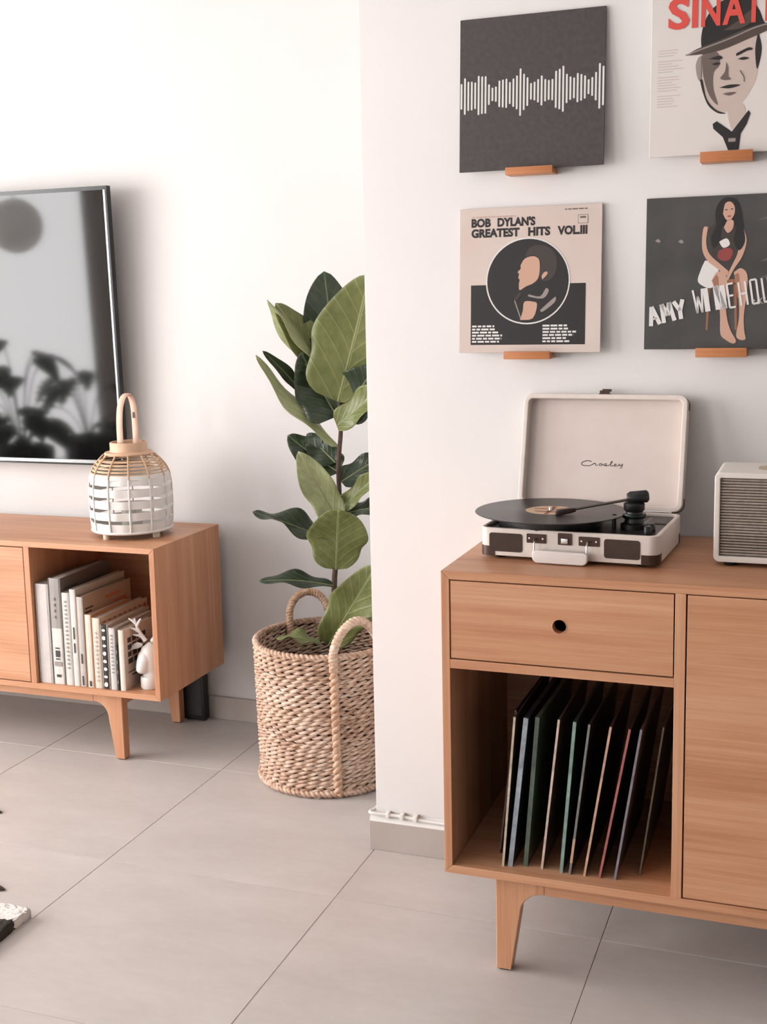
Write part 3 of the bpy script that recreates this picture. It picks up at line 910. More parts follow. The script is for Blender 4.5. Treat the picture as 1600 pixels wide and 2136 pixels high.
p.build('spine_print', chalk, t, weld=False)
t, W, H = book('book with a pale blue-grey lettered spine', -1.9380, -1.9165, 0.404, 0.225, (214, 212, 210), (190, 176, 164))
spine_marks(t, W, [(0.05 + k * 0.011, 0.005) for k in range(11)], grey_ink, w=0.32)
t, W, H = book('slim black book between two pale ones', -1.9150, -1.9075, 0.352, 0.20, (38, 35, 34), (46, 42, 40))
spine_marks(t, W, [(0.02 + k * 0.03, 0.010) for k in range(4)], grey_ink, w=0.3)
t, W, H = book('cream book at the end of the row with bold black print on its cover', -1.9055, -1.8885, 0.400, 0.165, (232, 222, 208), (218, 200, 186))
rects = []
for r_ in range(4):
    yy = 0.022
    for k in range(4):
        L = rng.uniform(0.014, 0.026)
        rects.append((yy, yy + L, 0.137 - r_ * 0.021, 0.152 - r_ * 0.021))
        yy += L + 0.006
rects += [(0.02, 0.09, 0.048, 0.051), (0.04, 0.10, 0.036, 0.040), (0.10, 0.112, 0.040, 0.050)]
cover_marks(t, W, rects, dark_ink)

# white deer bust
porcelain = mat('white_porcelain', srgb(240, 236, 233), 0.28)
t = thing('deer_figurine', 'white ceramic deer bust with antlers beside the books', 'figurine', (-1.836, 2.995, 0.2195), rotz=radians(8))
m = MB()
m.lathe([(0.0, 0.0), (0.026, 0.0), (0.029, 0.004), (0.029, 0.030), (0.026, 0.036), (0.0, 0.038)], 24)
m.build('plinth', porcelain, t, smooth=50)
m = MB().tube(smooth_line([(0.004, 0.004, 0.034), (0.004, 0.004, 0.052), (0.002, 0.002, 0.076), (0.001, 0.000, 0.100), (0.003, 0.000, 0.120), (0.004, 0.001, 0.136)], 3),
              [float(r) for r in np.interp(np.linspace(0, 1, 16), [0, .2, .4, .6, .8, 1], [0.0265, 0.0265, 0.0300, 0.0295, 0.0225, 0.005])], 18)
hp_ = smooth_line([(0.000, -0.002, 0.108), (-0.007, -0.009, 0.092), (-0.013, -0.016, 0.072), (-0.017, -0.021, 0.056), (-0.018, -0.022, 0.048)], 3)
m.tube(hp_, [float(r) for r in np.interp(np.linspace(0, 1, len(hp_)), [0, .25, .5, .8, 1.0], [0.020, 0.0245, 0.0215, 0.0160, 0.007])], 16)
m.build('bust', porcelain, t, smooth=70)
for sx in (-1, 1):
    m = MB()
    pts = smooth_line([(sx * 0.020, 0.000, 0.128), (sx * 0.036 - 0.003, -0.002, 0.124), (sx * 0.052 - 0.004, -0.004, 0.112)], 4)
    m.tube(pts, [0.004, 0.006, 0.008, 0.009, 0.009, 0.008, 0.006, 0.004, 0.001], 8, flat=0.45)
    m.build('ear', porcelain, t, smooth=70)
    m = MB()
    base = (sx * 0.010, 0.002, 0.138)
    m.tube(smooth_line([base, (sx * 0.024, 0.002, 0.158), (sx * 0.034, 0.001, 0.178), (sx * 0.040, -0.002, 0.206)], 4), [0.0076 - 0.0004 * k for k in range(13)], 7)
    for k, (q, e) in enumerate((((sx * 0.018, 0.002, 0.150), (sx * 0.046, -0.004, 0.157)), ((sx * 0.028, 0.001, 0.165), (sx * 0.056, -0.004, 0.178)), ((sx * 0.035, 0.001, 0.182), (sx * 0.020, -0.002, 0.206)), ((sx * 0.037, 0.000, 0.190), (sx * 0.058, -0.004, 0.206)))):
        m.tube([q, tuple((a + b) / 2 + (0.002 if i == 2 else 0) for i, (a, b) in enumerate(zip(q, e))), e], [0.0050, 0.0042, 0.0020], 6)
    m.build('antler', porcelain, t, smooth=70)

# ------------------------------------------------------------------ lantern on the console
bamboo = mottled('pale_bamboo', srgb(214, 172, 140), srgb(226, 188, 158), 30, 0.5)
tan_wicker = mottled('tan_wicker', srgb(206, 164, 128), srgb(222, 186, 150), 40, 0.55)
white_wicker = mottled('white_wicker', srgb(234, 228, 222), srgb(240, 236, 232), 40, 0.5)
cream_wood = mat('cream_wood', srgb(230, 216, 196), 0.5)
lan = thing('lantern', 'tan and white wicker lantern with a looped handle on the console', 'lantern', (-1.945, 3.115, 0.6483), rotz=radians(-8))


def lr(z):
    """radius of the lantern's cage at height z"""
    return float(np.interp(z, [0.02, 0.05, 0.10, 0.15, 0.185, 0.205, 0.222, 0.236, 0.243], [0.1135, 0.1165, 0.1185, 0.1175, 0.1125, 0.1035, 0.0905, 0.0765, 0.070]))


def hoop(z, hgt, thick, out=0.0, wob=0.0, n=56, ph=0.0):
    m_ = MB()
    r0 = lr(z)
    prof = []
    for k, (dr, dz) in enumerate(((0, -hgt / 2), (thick, -hgt / 2), (thick, hgt / 2), (0, hgt / 2), (0, -hgt / 2))):
        prof.append((dr, dz))
    V, F = [], []
    for i in range(n):
        a = 2 * pi * i / n
        off = out + wob * cos(12 * a + ph)
        for dr, dz in prof[:4]:
            zz = z + dz
            V.append(((lr(zz) + off + dr) * cos(a), (lr(zz) + off + dr) * sin(a), zz))
    for i in range(n):
        j = (i + 1) % n
        for k in range(4):
            k2 = (k + 1) % 4
            F.append((i * 4 + k, j * 4 + k, j * 4 + k2, i * 4 + k2))
    return m_.add(V, F)


for k in range(5):
    MB_ = hoop(0.036 + k * 0.034, 0.0235, 0.0022, 0.0, 0.0016, 72, pi * (k % 2))
    MB_.build('woven_band', white_wicker, lan, smooth=50)
for k in range(5):
    hoop(0.1895 + k * 0.0092, 0.0046, 0.0022, 0.0, 0.0004).build('woven_band', tan_wicker, lan, smooth=50)
hoop(0.183, 0.012, 0.003, 0.0).build('woven_band', white_wicker, lan, smooth=50)
for k in range(12):
    a = 2 * pi * k / 12 + 0.13
    zs = np.linspace(0.02, 0.178, 12)
    MB().tube([((lr(z) + 0.003) * cos(a), (lr(z) + 0.003) * sin(a), z) for z in zs], 0.0029, 6).build('rib', white_wicker, lan, smooth=60)
    zs = np.linspace(0.178, 0.242, 10)
    MB().tube([((lr(z) + 0.003) * cos(a), (lr(z) + 0.003) * sin(a), z) for z in zs], 0.0026, 6).build('rib', tan_wicker, lan, smooth=60)
MB().tube([(0.1165 * cos(2 * pi * i / 56), 0.1165 * sin(2 * pi * i / 56), 0.021) for i in range(56)], 0.0045, 8, closed=True).build('base_ring', white_wicker, lan, smooth=60)
MB().lathe([(0.0, 0.0165), (0.112, 0.0165), (0.112, 0.021), (0.0, 0.021)], 40).build('floor_disc', white_wicker, lan, smooth=40)
MB().lathe([(0.050, 0.243), (0.071, 0.240), (0.073, 0.244), (0.070, 0.248), (0.056, 0.250), (0.0545, 0.254), (0.0545, 0.2755), (0.053, 0.2775), (0.0505, 0.2765), (0.050, 0.243)], 44).build('collar', bamboo, lan, smooth=40)
for k in range(4):
    a = 2 * pi * k / 4 + radians(-98)
    MB().lathe([(0.0, 0.0), (0.0102, 0.0), (0.011, 0.002), (0.011, 0.018), (0.0, 0.0185)], 14, (0.101 * cos(a), 0.101 * sin(a))).build('foot', cream_wood, lan, smooth=40)
# looped strap handle
hd = [( -0.030, 0.248), (-0.0305, 0.29), (-0.0300, 0.335), (-0.025, 0.378), (-0.012, 0.408), (0.004, 0.417), (0.018, 0.408), (0.027, 0.380), (0.030, 0.335), (0.0305, 0.29), (0.030, 0.248)]
hp = smooth_line([(x * 0.10, x * 1.05, z) for x, z in hd], 5)
hnd = MB().tube(hp, 0.0118, 8, flat=0.30, up=(1, 0, 0)).build('handle', mottled('strap', srgb(222, 182, 160), srgb(230, 194, 172), 30, 0.55), lan, smooth=60)
box('strap_mark', -0.001, 0.007, 0.0265, 0.0272, 0.345, 0.362, ink, hnd)
MB().lathe([(0.0, 0.021), (0.030, 0.021), (0.030, 0.085), (0.028, 0.087), (0.0, 0.084)], 24).build('candle', mat('wax', srgb(238, 230, 218), 0.5), lan, smooth=40)

# ------------------------------------------------------------------ woven basket
BX, BY = -1.305, 3.060
bas = thing('woven_basket', 'woven seagrass basket with two looped handles holding the plant', 'basket', (BX, BY, 0))


def seagrass(name, c1, c2, c3):
    m_ = mat(name, c2, 0.7)
    t_ = NT(m_)
    v_ = t_.coord()
    n_ = t_.noise(t_.mapping(v_, (1, 1, 1.5)), 55, 3)
    n2 = t_.noise(v_, 7, 2)
    s_ = t_.math('ADD', t_.math('MULTIPLY', n_, 0.65), t_.math('MULTIPLY', n2, 0.35))
    t_.link(t_.ramp(s_, [(0.32, c1), (0.5, c2), (0.66, c3)]), t_.b.inputs['Base Color'])
    t_.bump(t_.noise(t_.mapping(v_, (1, 1, 1)), 260, 2), 0.25, 0.0012)
    return m_


grass_mat = seagrass('seagrass', srgb(160, 118, 94), srgb(210, 176, 152), srgb(236, 212, 194))
grass_warm = seagrass('seagrass_warm', srgb(176, 130, 100), srgb(208, 168, 138), srgb(228, 196, 170))


def br(z):
    return 0.187 + 0.0085 * (z / 0.395)


rng = random.Random(21)
NR = 31
RH = 0.395 / NR
for r_ in range(NR):
    zc = RH * (r_ + 0.5)
    m_ = MB()
    nper = 40
    n = nper * 7
    ph = rng.uniform(0, 2 * pi)
    R0 = br(zc)
    jit = [rng.uniform(0.84, 1.16) for _ in range(nper * 2 + 2)]
    zj = [rng.uniform(-0.0012, 0.0012) for _ in range(nper + 1)]
    for s2 in (0, 1):
        P, W_ = [], []
        for i in range(n):
            a = 2 * pi * i / n
            tw = nper * a / 2 * 2 * 0.5 + ph + pi * s2
            per = i / n * nper
            k = int(per)
            dz = zj[k] * (1 - per + k) + zj[(k + 1) % nper] * (per - k)
            P.append(((R0 + 0.0042 * cos(tw * 1.0)) * cos(a), (R0 + 0.0042 * cos(tw)) * sin(a), zc + 0.0036 * sin(tw) + dz))
            W_.append(0.0047 * jit[(2 * k + s2) % (2 * nper)] * (0.86 + 0.22 * max(0, cos(tw))))
        m_.tube(P, W_, 6, closed=True)
    m_.build('woven_strand', grass_mat, bas, smooth=80)
MB().lathe([(0.0, 0.004), (0.186, 0.004), (0.1872, 0.02), (0.1948, 0.385)], 48).build('gap_shade_shell', mottled('gap_shade', srgb(64, 44, 34), srgb(48, 34, 26), 50, 0.9), bas, smooth=60)  # dark shell added to block light and deepen the shade between strands


def rope(pts, R, tw, rr, name, n_str=2, m_=None, parent=bas):
    """twisted rope along pts"""
    P = [Vector(p) for p in smooth_line(pts, 14)]
    k = len(P)
    mb = MB()
    u = Vector((0.3, 0.9, 0.2))
    fr_ = []
    for i in range(k):
        T_ = (P[min(i + 1, k - 1)] - P[max(i - 1, 0)]).normalized()
        e1 = (u - T_ * u.dot(T_)).normalized()
        u = e1
        fr_.append((e1, T_.cross(e1)))
    L = [0.0]
    for i in range(1, k):
        L.append(L[-1] + (P[i] - P[i - 1]).length)
    for s_ in range(n_str):
        Q = [P[i] + (fr_[i][0] * cos(tw * L[i] + 2 * pi * s_ / n_str) + fr_[i][1] * sin(tw * L[i] + 2 * pi * s_ / n_str)) * R for i in range(k)]
        mb.tube(Q, rr, 7)
    return mb.build(name, m_ or grass_mat, parent, smooth=80)


def rim_pt(a, z, out=0.0):
    r_ = br(min(z, 0.395)) + out
    return (r_ * cos(radians(a)), r_ * sin(radians(a)), z)


A1, A2 = 298, 338
rope([rim_pt(A1, 0.36, 0.012), rim_pt(A1, 0.40, 0.010), rim_pt(A1 + 3, 0.435, 0.006), rim_pt(A1 + 8, 0.463, 0.004), rim_pt(A1 + 14, 0.480, 0.003), rim_pt(318, 0.486, 0.003), rim_pt(A2 - 14, 0.480, 0.003), rim_pt(A2 - 8, 0.463, 0.004), rim_pt(A2 - 3, 0.435, 0.006), rim_pt(A2, 0.40, 0.010), rim_pt(A2, 0.36, 0.012)], 0.0062, 340, 0.0072, 'handle')
A1, A2 = 109, 147
rope([rim_pt(A1, 0.36, -0.012), rim_pt(A1, 0.40, -0.008), rim_pt(A1 + 3, 0.440, 0.0), rim_pt(A1 + 9, 0.468, 0.002), rim_pt(128, 0.480, 0.003), rim_pt(A2 - 9, 0.468, 0.002), rim_pt(A2 - 3, 0.440, 0.0), rim_pt(A2, 0.40, -0.008), rim_pt(A2, 0.36, -0.012)], 0.0058, 360, 0.0066, 'handle', m_=grass_warm)
for a in (298, 338, 118):
    rope([rim_pt(a, 0.385, 0.012), rim_pt(a + 0.5, 0.26, 0.0115), rim_pt(a + 1, 0.13, 0.0115), rim_pt(a + 1.5, 0.010, 0.010)], 0.0066, 165, 0.0074, 'side_braid', m_=grass_warm)
rope([rim_pt(a, 0.0125, 0.006) for a in range(0, 361, 15)], 0.004, 230, 0.006, 'base_braid')
rope([rim_pt(a, 0.393, 0.001) for a in range(0, 361, 15)], 0.004, 230, 0.0056, 'rim_braid')

# ------------------------------------------------------------------ fiddle-leaf fig
fig = thing('fiddle_leaf_fig', 'tall fiddle-leaf fig with broad green leaves growing from the basket', 'plant', (BX, BY, 0.01))
FO = Vector((BX, BY, 0.01))
MB().lathe([(0.0, 0.0), (0.115, 0.0), (0.135, 0.25), (0.142, 0.25), (0.142, 0.268), (0.134, 0.268), (0.132, 0.245), (0.0, 0.245)], 40).build('nursery_pot', mottled('pot_plastic', srgb(58, 44, 38), srgb(48, 38, 34), 20, 0.6), fig, smooth=40)
MB().lathe([(0.133, 0.246), (0.09, 0.250), (0.04, 0.253), (0.0, 0.252)], 32).build('soil', mottled('soil', srgb(52, 38, 30), srgb(36, 27, 22), 90, 0.95, 5, 0.8, 0.004), fig, smooth=80)


def leaf_material(name, top, top2, vein, rough=0.33):
    m_ = mat(name, top, rough)
    t_ = NT(m_)
    uv = t_.coord('UV')
    sep = t_.new('ShaderNodeSeparateXYZ')
    t_.link(uv, sep.inputs[0])
    U, V_ = sep.outputs[0], sep.outputs[1]
    av = t_.math('ABSOLUTE', t_.math('SUBTRACT', V_, 0.5))
    mid = t_.math('LESS_THAN', av, 0.016)
    ph_ = t_.math('SUBTRACT', t_.math('MULTIPLY', U, 7.0), t_.math('MULTIPLY', t_.math('POWER', av, 0.8), 5.2))
    saw = t_.math('ABSOLUTE', t_.math('SUBTRACT', t_.math('FRACT', ph_), 0.5))
    lat = t_.math('LESS_THAN', saw, 0.035)
    vv = t_.math('MAXIMUM', mid, t_.math('MULTIPLY', lat, 0.55))
    n_ = t_.noise(t_.mapping(uv, (4, 4, 1)), 3, 3)
    base = t_.ramp(n_, [(0.3, top), (0.7, top2)])
    mx = t_.new('ShaderNodeMixRGB')
    t_.link(vv, mx.inputs[0])
    t_.link(base, mx.inputs[1])
    mx.inputs[2].default_value = vein
    t_.link(mx.outputs[0], t_.b.inputs['Base Color'])
    bl = t_.math('SUBTRACT', 1.0, t_.math('MULTIPLY', t_.math('SMOOTH_MIN', saw, 0.16, 0.1), 4.0))
    t_.bump(bl, 0.35, 0.003)
    tb = t_.new('ShaderNodeBsdfTranslucent')
    t_.link(mx.outputs[0], tb.inputs['Color'])
    ms = t_.new('ShaderNodeMixShader')
    ms.inputs[0].default_value = 0.22
    t_.link(t_.b.outputs[0], ms.inputs[1])
    t_.link(tb.outputs[0], ms.inputs[2])
    t_.link(ms.outputs[0], t_.n['Material Output'].inputs['Surface'])
    return m_


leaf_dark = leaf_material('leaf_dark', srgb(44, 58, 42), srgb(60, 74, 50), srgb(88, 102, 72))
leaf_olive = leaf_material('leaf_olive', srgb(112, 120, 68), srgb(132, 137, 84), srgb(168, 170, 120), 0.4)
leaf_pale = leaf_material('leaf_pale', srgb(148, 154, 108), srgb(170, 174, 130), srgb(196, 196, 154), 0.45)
rib_mat = mat('leaf_rib', srgb(130, 136, 88), 0.5)
stem_mat = mottled('fig_bark', srgb(66, 48, 42), srgb(92, 70, 60), 60, 0.8, 4, 0.4, 0.001)


def leaf(base, tip, face, width, m_, bow=0.0, fold=0.15, shape=0.62, wave=0.010, droop=0.0, petiole=None, wp=1.0):
    """one fiddle-shaped blade from base to tip, upper face towards `face`"""
    b_, t_ = Vector(base) - FO, Vector(tip) - FO
    ax = t_ - b_
    L = ax.length
    ax.normalize()
    nrm = Vector(face)
    nrm = (nrm - ax * nrm.dot(ax)).normalized()
    sd = ax.cross(nrm)
    NL, NW = 26, 12
    V_, F_, UVs = [], [], []
    for i in range(NL + 1):
        u = i / NL
        hw = width / 2 * (max(0.0, sin(pi * u ** shape)) ** 0.62) * (1 - 0.16 * math.exp(-((u - 0.30) / 0.13) ** 2))
        if i == 0:
            hw = 0.002
        if i == NL:
            hw = 0.0008
        cen = b_ + ax * (L * u) + nrm * (bow * sin(pi * u) - droop * u * u)
        for j in range(NW + 1):
            v = -1 + 2 * j / NW
            h_ = fold * abs(v) * hw + wave * (abs(v) ** 1.5) * sin(11 * u + (2.1 if v > 0 else 0.4)) * min(1, hw / 0.03)
            V_.append(cen + sd * (hw * v) + nrm * h_)
            UVs.append((u, 0.5 + v / 2 * max(0.05, hw / (width / 2)) * 0.9))
    for i in range(NL):
        for j in range(NW):
            a = i * (NW + 1) + j
            F_.append((a, a + 1, a + NW + 2, a + NW + 1))
    me = bpy.data.meshes.new('leaf')
    me.from_pydata([tuple(p) for p in V_], [], F_)
    uvl = me.uv_layers.new(name='UVMap')
    for lp in me.loops:
        uvl.data[lp.index].uv = UVs[lp.vertex_index]
    me.materials.append(m_)
    me.polygons.foreach_set('use_smooth', [True] * len(me.polygons))
    o = bpy.data.objects.new('leaf', me)
    COL.objects.link(o)
    o.parent = fig
    sol = o.modifiers.new('thickness', 'SOLIDIFY')
    sol.thickness = 0.0009
    # raised midrib and leaf stalk
    mid = [b_ + ax * (L * u) + nrm * (bow * sin(pi * u) - droop * u * u - 0.0004) for u in np.linspace(0, 0.93, 14)]
    pts = ([Vector(petiole) - FO] if petiole is not None else []) + mid
    MB().tube(pts, [0.0032 if petiole is not None else 0.0026] + [0.0026 - 0.0019 * k / (len(pts) - 1) for k in range(1, len(pts))], 6).build('midrib', rib_mat, o, smooth=80)
    return o


YS = 3.060
stem_pts = [at(692, 1345, YS), at(697, 1270, YS), at(698, 1205, YS), at(703, 1150, YS), at(708, 1090, YS + .003), at(708, 1030, YS), at(706, 970, YS), at(711, 900, YS), at(709, 850, YS - .003), at(704, 800, YS), at(702, 760, YS)]
sp_ = smooth_line([tuple(p - FO) for p in stem_pts], 5)
sp_ = [(sp_[0][0], sp_[0][1], 0.24)] + sp_
MB().tube(sp_, [0.0085 - 0.0035 * k / (len(sp_) - 1) for k in range(len(sp_))], 9).build('stem', stem_mat, fig, smooth=80)
CAMV = Vector((0.39, -0.92, 0.05))
UP = Vector((0, 0, 1))
mixv = lambda a, b, k: (Vector(a) * (1 - k) + Vector(b) * k)
# crown
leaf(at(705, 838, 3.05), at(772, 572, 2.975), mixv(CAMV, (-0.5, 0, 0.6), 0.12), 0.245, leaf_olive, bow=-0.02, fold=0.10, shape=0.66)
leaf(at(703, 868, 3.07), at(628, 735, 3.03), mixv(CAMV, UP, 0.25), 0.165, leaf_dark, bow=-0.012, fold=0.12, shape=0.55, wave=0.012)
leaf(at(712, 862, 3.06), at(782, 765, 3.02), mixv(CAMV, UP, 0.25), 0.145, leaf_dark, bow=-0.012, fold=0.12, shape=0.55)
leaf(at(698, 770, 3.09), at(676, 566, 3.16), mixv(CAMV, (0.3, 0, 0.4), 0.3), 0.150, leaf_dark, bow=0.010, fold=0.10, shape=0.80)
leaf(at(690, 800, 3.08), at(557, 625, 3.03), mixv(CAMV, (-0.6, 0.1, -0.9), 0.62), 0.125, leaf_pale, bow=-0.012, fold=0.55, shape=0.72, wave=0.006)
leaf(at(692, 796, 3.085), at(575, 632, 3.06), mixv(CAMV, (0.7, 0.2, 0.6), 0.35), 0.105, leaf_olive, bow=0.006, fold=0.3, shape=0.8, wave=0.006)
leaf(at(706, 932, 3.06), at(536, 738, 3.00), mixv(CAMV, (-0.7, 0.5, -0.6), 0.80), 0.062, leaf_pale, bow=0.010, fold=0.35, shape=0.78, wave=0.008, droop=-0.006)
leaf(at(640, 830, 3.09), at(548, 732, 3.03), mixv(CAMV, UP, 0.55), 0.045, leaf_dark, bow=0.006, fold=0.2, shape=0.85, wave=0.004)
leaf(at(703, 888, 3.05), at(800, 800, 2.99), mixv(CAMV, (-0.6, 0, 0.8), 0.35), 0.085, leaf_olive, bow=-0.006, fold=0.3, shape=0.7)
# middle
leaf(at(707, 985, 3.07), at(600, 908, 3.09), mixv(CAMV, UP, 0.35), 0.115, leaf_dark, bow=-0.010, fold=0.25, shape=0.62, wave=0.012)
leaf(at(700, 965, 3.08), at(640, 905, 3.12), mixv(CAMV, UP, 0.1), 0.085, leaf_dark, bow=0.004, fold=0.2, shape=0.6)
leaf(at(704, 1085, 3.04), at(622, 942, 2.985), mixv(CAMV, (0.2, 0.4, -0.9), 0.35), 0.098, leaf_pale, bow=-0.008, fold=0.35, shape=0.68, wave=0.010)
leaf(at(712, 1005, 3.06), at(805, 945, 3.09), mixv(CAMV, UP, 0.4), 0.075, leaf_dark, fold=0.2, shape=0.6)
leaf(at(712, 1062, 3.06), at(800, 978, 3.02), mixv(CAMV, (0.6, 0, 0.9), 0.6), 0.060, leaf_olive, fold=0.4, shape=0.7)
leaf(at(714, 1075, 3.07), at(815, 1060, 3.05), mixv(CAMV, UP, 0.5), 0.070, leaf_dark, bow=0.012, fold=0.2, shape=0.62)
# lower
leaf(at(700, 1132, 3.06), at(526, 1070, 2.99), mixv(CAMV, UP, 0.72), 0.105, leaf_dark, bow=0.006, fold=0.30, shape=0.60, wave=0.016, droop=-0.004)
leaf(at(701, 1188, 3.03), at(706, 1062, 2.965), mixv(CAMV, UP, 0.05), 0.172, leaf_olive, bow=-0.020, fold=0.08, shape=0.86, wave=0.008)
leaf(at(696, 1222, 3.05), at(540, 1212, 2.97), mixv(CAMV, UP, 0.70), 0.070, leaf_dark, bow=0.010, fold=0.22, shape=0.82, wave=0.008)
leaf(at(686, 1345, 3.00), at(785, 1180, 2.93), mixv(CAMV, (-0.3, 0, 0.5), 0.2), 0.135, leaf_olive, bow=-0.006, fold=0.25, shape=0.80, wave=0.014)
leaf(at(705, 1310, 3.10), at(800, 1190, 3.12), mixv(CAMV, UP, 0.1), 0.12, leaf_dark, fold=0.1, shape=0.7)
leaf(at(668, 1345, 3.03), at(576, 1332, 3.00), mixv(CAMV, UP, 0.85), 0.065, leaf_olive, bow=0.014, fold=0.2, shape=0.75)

# ------------------------------------------------------------------ turntable
TTZ = 0.8146
tt = thing('turntable', 'cream suitcase record player with its lid open on the record cabinet', 'record player', (-0.4635, 2.4260, TTZ), rotz=radians(-3.0))
cream_vinyl = mottled('cream_leatherette', srgb(226, 212, 203), srgb(232, 219, 210), 60, 0.5, 3, 0.15, 0.0004, 700)
lid_lining = mottled('rose_cream_lining', srgb(222, 205, 196), srgb(227, 211, 203), 20, 0.6)
grille_brown = mottled('speaker_cloth', srgb(72, 54, 45), srgb(60, 45, 38), 500, 0.8, 2, 0.4, 0.0005, 900)
deck_black = mat('deck_black', srgb(30, 28, 28), 0.4)
HX, HY = 0.1760, 0.1280


def tray(prof_out, prof_in, c_out0, c_out1, c_in1, fn):
    """open tray between two outlines: outer wall from c_out0 to c_out1, floor inside at c_in1"""
    n = len(prof_out)
    rows = [(prof_out, c_out0), (prof_out, c_out1), (prof_in, c_out1), (prof_in, c_in1)]
    V_ = [fn(p[0], p[1], c) for pr, c in rows for p in pr]
    F_ = [tuple(range(n))[::-1], tuple(range(3 * n, 4 * n))]
    for k in range(3):
        for i in range(n):
            j = (i + 1) % n
            F_.append((k * n + i, k * n + j, (k + 1) * n + j, (k + 1) * n + i))
    return MB().add(V_, F_)


ID = lambda x, y, z: (x, y, z)
RO, RI = rrect(-HX, HX, -HY, HY, 0.020), rrect(-HX + 0.009, HX - 0.009, -HY + 0.009, HY - 0.009, 0.012)
cs = tray(RO, RI, 0.0075, 0.0630, 0.0540, ID).build('case', cream_vinyl, tt, bevel=0.0022, segs=3, smooth=45)
MB().prism(rrect(-HX + 0.0092, HX - 0.0092, -HY + 0.0092, HY - 0.0092, 0.012), 0.0535, 0.0572, 'z').build('deck', deck_black, tt)
for sx in (-1, 1):
    for sy in (-1, 1):
        MB().lathe([(0.0, 0.0), (0.010, 0.0), (0.011, 0.0015), (0.011, 0.0076), (0.0, 0.0076)], 16, (sx * (HX - 0.035), sy * (HY - 0.03))).build('foot', black_plastic, tt, smooth=40)


def corner_guard(cx, cy, a0, z0, z1, fn, par, r=0.0206, leg_=0.012):
    """metal cap wrapping one rounded corner; centre of the arc at cx, cy"""
    pts = [(cx + r * cos(radians(a0)) - leg_ * -sin(radians(a0)) * 1.0, cy + r * sin(radians(a0)) - leg_ * cos(radians(a0)))]
    pts += [(cx + r * cos(radians(a0 + k * 15)), cy + r * sin(radians(a0 + k * 15))) for k in range(7)]
    a1 = radians(a0 + 90)
    pts += [(cx + r * cos(a1) - leg_ * sin(a1), cy + r * sin(a1) + leg_ * cos(a1))]
    inn = [(cx + (p[0] - cx) * 0.955, cy + (p[1] - cy) * 0.955) for p in pts]
    n = len(pts)
    V_ = [fn(p[0], p[1], z) for z in (z0, z1) for p in pts] + [fn(p[0], p[1], z) for z in (z0, z1) for p in inn]
    F_ = []
    for i in range(n - 1):
        F_ += [(i, i + 1, n + i + 1, n + i), (n + i, n + i + 1, 3 * n + i + 1, 3 * n + i), (i + 1, i, 2 * n + i, 2 * n + i + 1)]
    F_ += [(0, n, 3 * n, 2 * n), (n - 1, 3 * n - 1, 4 * n - 1, 2 * n - 1)]
    return MB().add(V_, F_).build('corner_guard', dark_metal, par, smooth=45)


for cx_, cy_, a0 in ((HX - 0.02, -HY + 0.02, -90), (HX - 0.02, HY - 0.02, 0), (-HX + 0.02, HY - 0.02, 90), (-HX + 0.02, -HY + 0.02, 180)):
    corner_guard(cx_, cy_, a0, 0.0068, 0.0265, ID, tt)
# lid, hinged at the back edge and leaning back a little
TL_ = radians(14)
HGE = Vector((0, HY + 0.001, 0.0655))
LU, LWk = Vector((0, sin(TL_), cos(TL_))), Vector((0, cos(TL_), -sin(TL_)))
lidp = lambda a, b, c: tuple(HGE + Vector((a, 0, 0)) + LU * b + LWk * c)
LO, LI = rrect(-HX, HX, 0.0, 0.2450, 0.018), rrect(-HX + 0.0105, HX - 0.0105, 0.0105, 0.2345, 0.010)
lid = tray(LO, LI, 0.0285, 0.0, 0.0235, lidp).build('lid', cream_vinyl, tt, bevel=0.002, segs=3, smooth=45)
flat_ = MB()
flat_.add([lidp(a, b, 0.0232) for a, b in rrect(-HX + 0.0108, HX - 0.0108, 0.0108, 0.2342, 0.010)], [tuple(range(28))])
flat_.build('lining', lid_lining, lid)
for cx_, cy_, a0 in ((HX - 0.018, 0.018, -90), (HX - 0.018, 0.2450 - 0.018, 0), (-HX + 0.018, 0.2450 - 0.018, 90), (-HX + 0.018, 0.018, 180)):
    corner_guard(cx_, cy_, a0, 0.0290, 0.014, lidp, lid, r=0.0186)
m = MB()
m.box(-0.013, 0.013, 0.2450, 0.2470, 0.004, 0.030).box(-0.011, 0.009, 0.2470, 0.2535, 0.004, 0.012).box(-0.006, 0.013, 0.2520, 0.2570, 0.006, 0.010)
m.map(lidp).build('lid_catch', dark_metal, lid, weld=False)
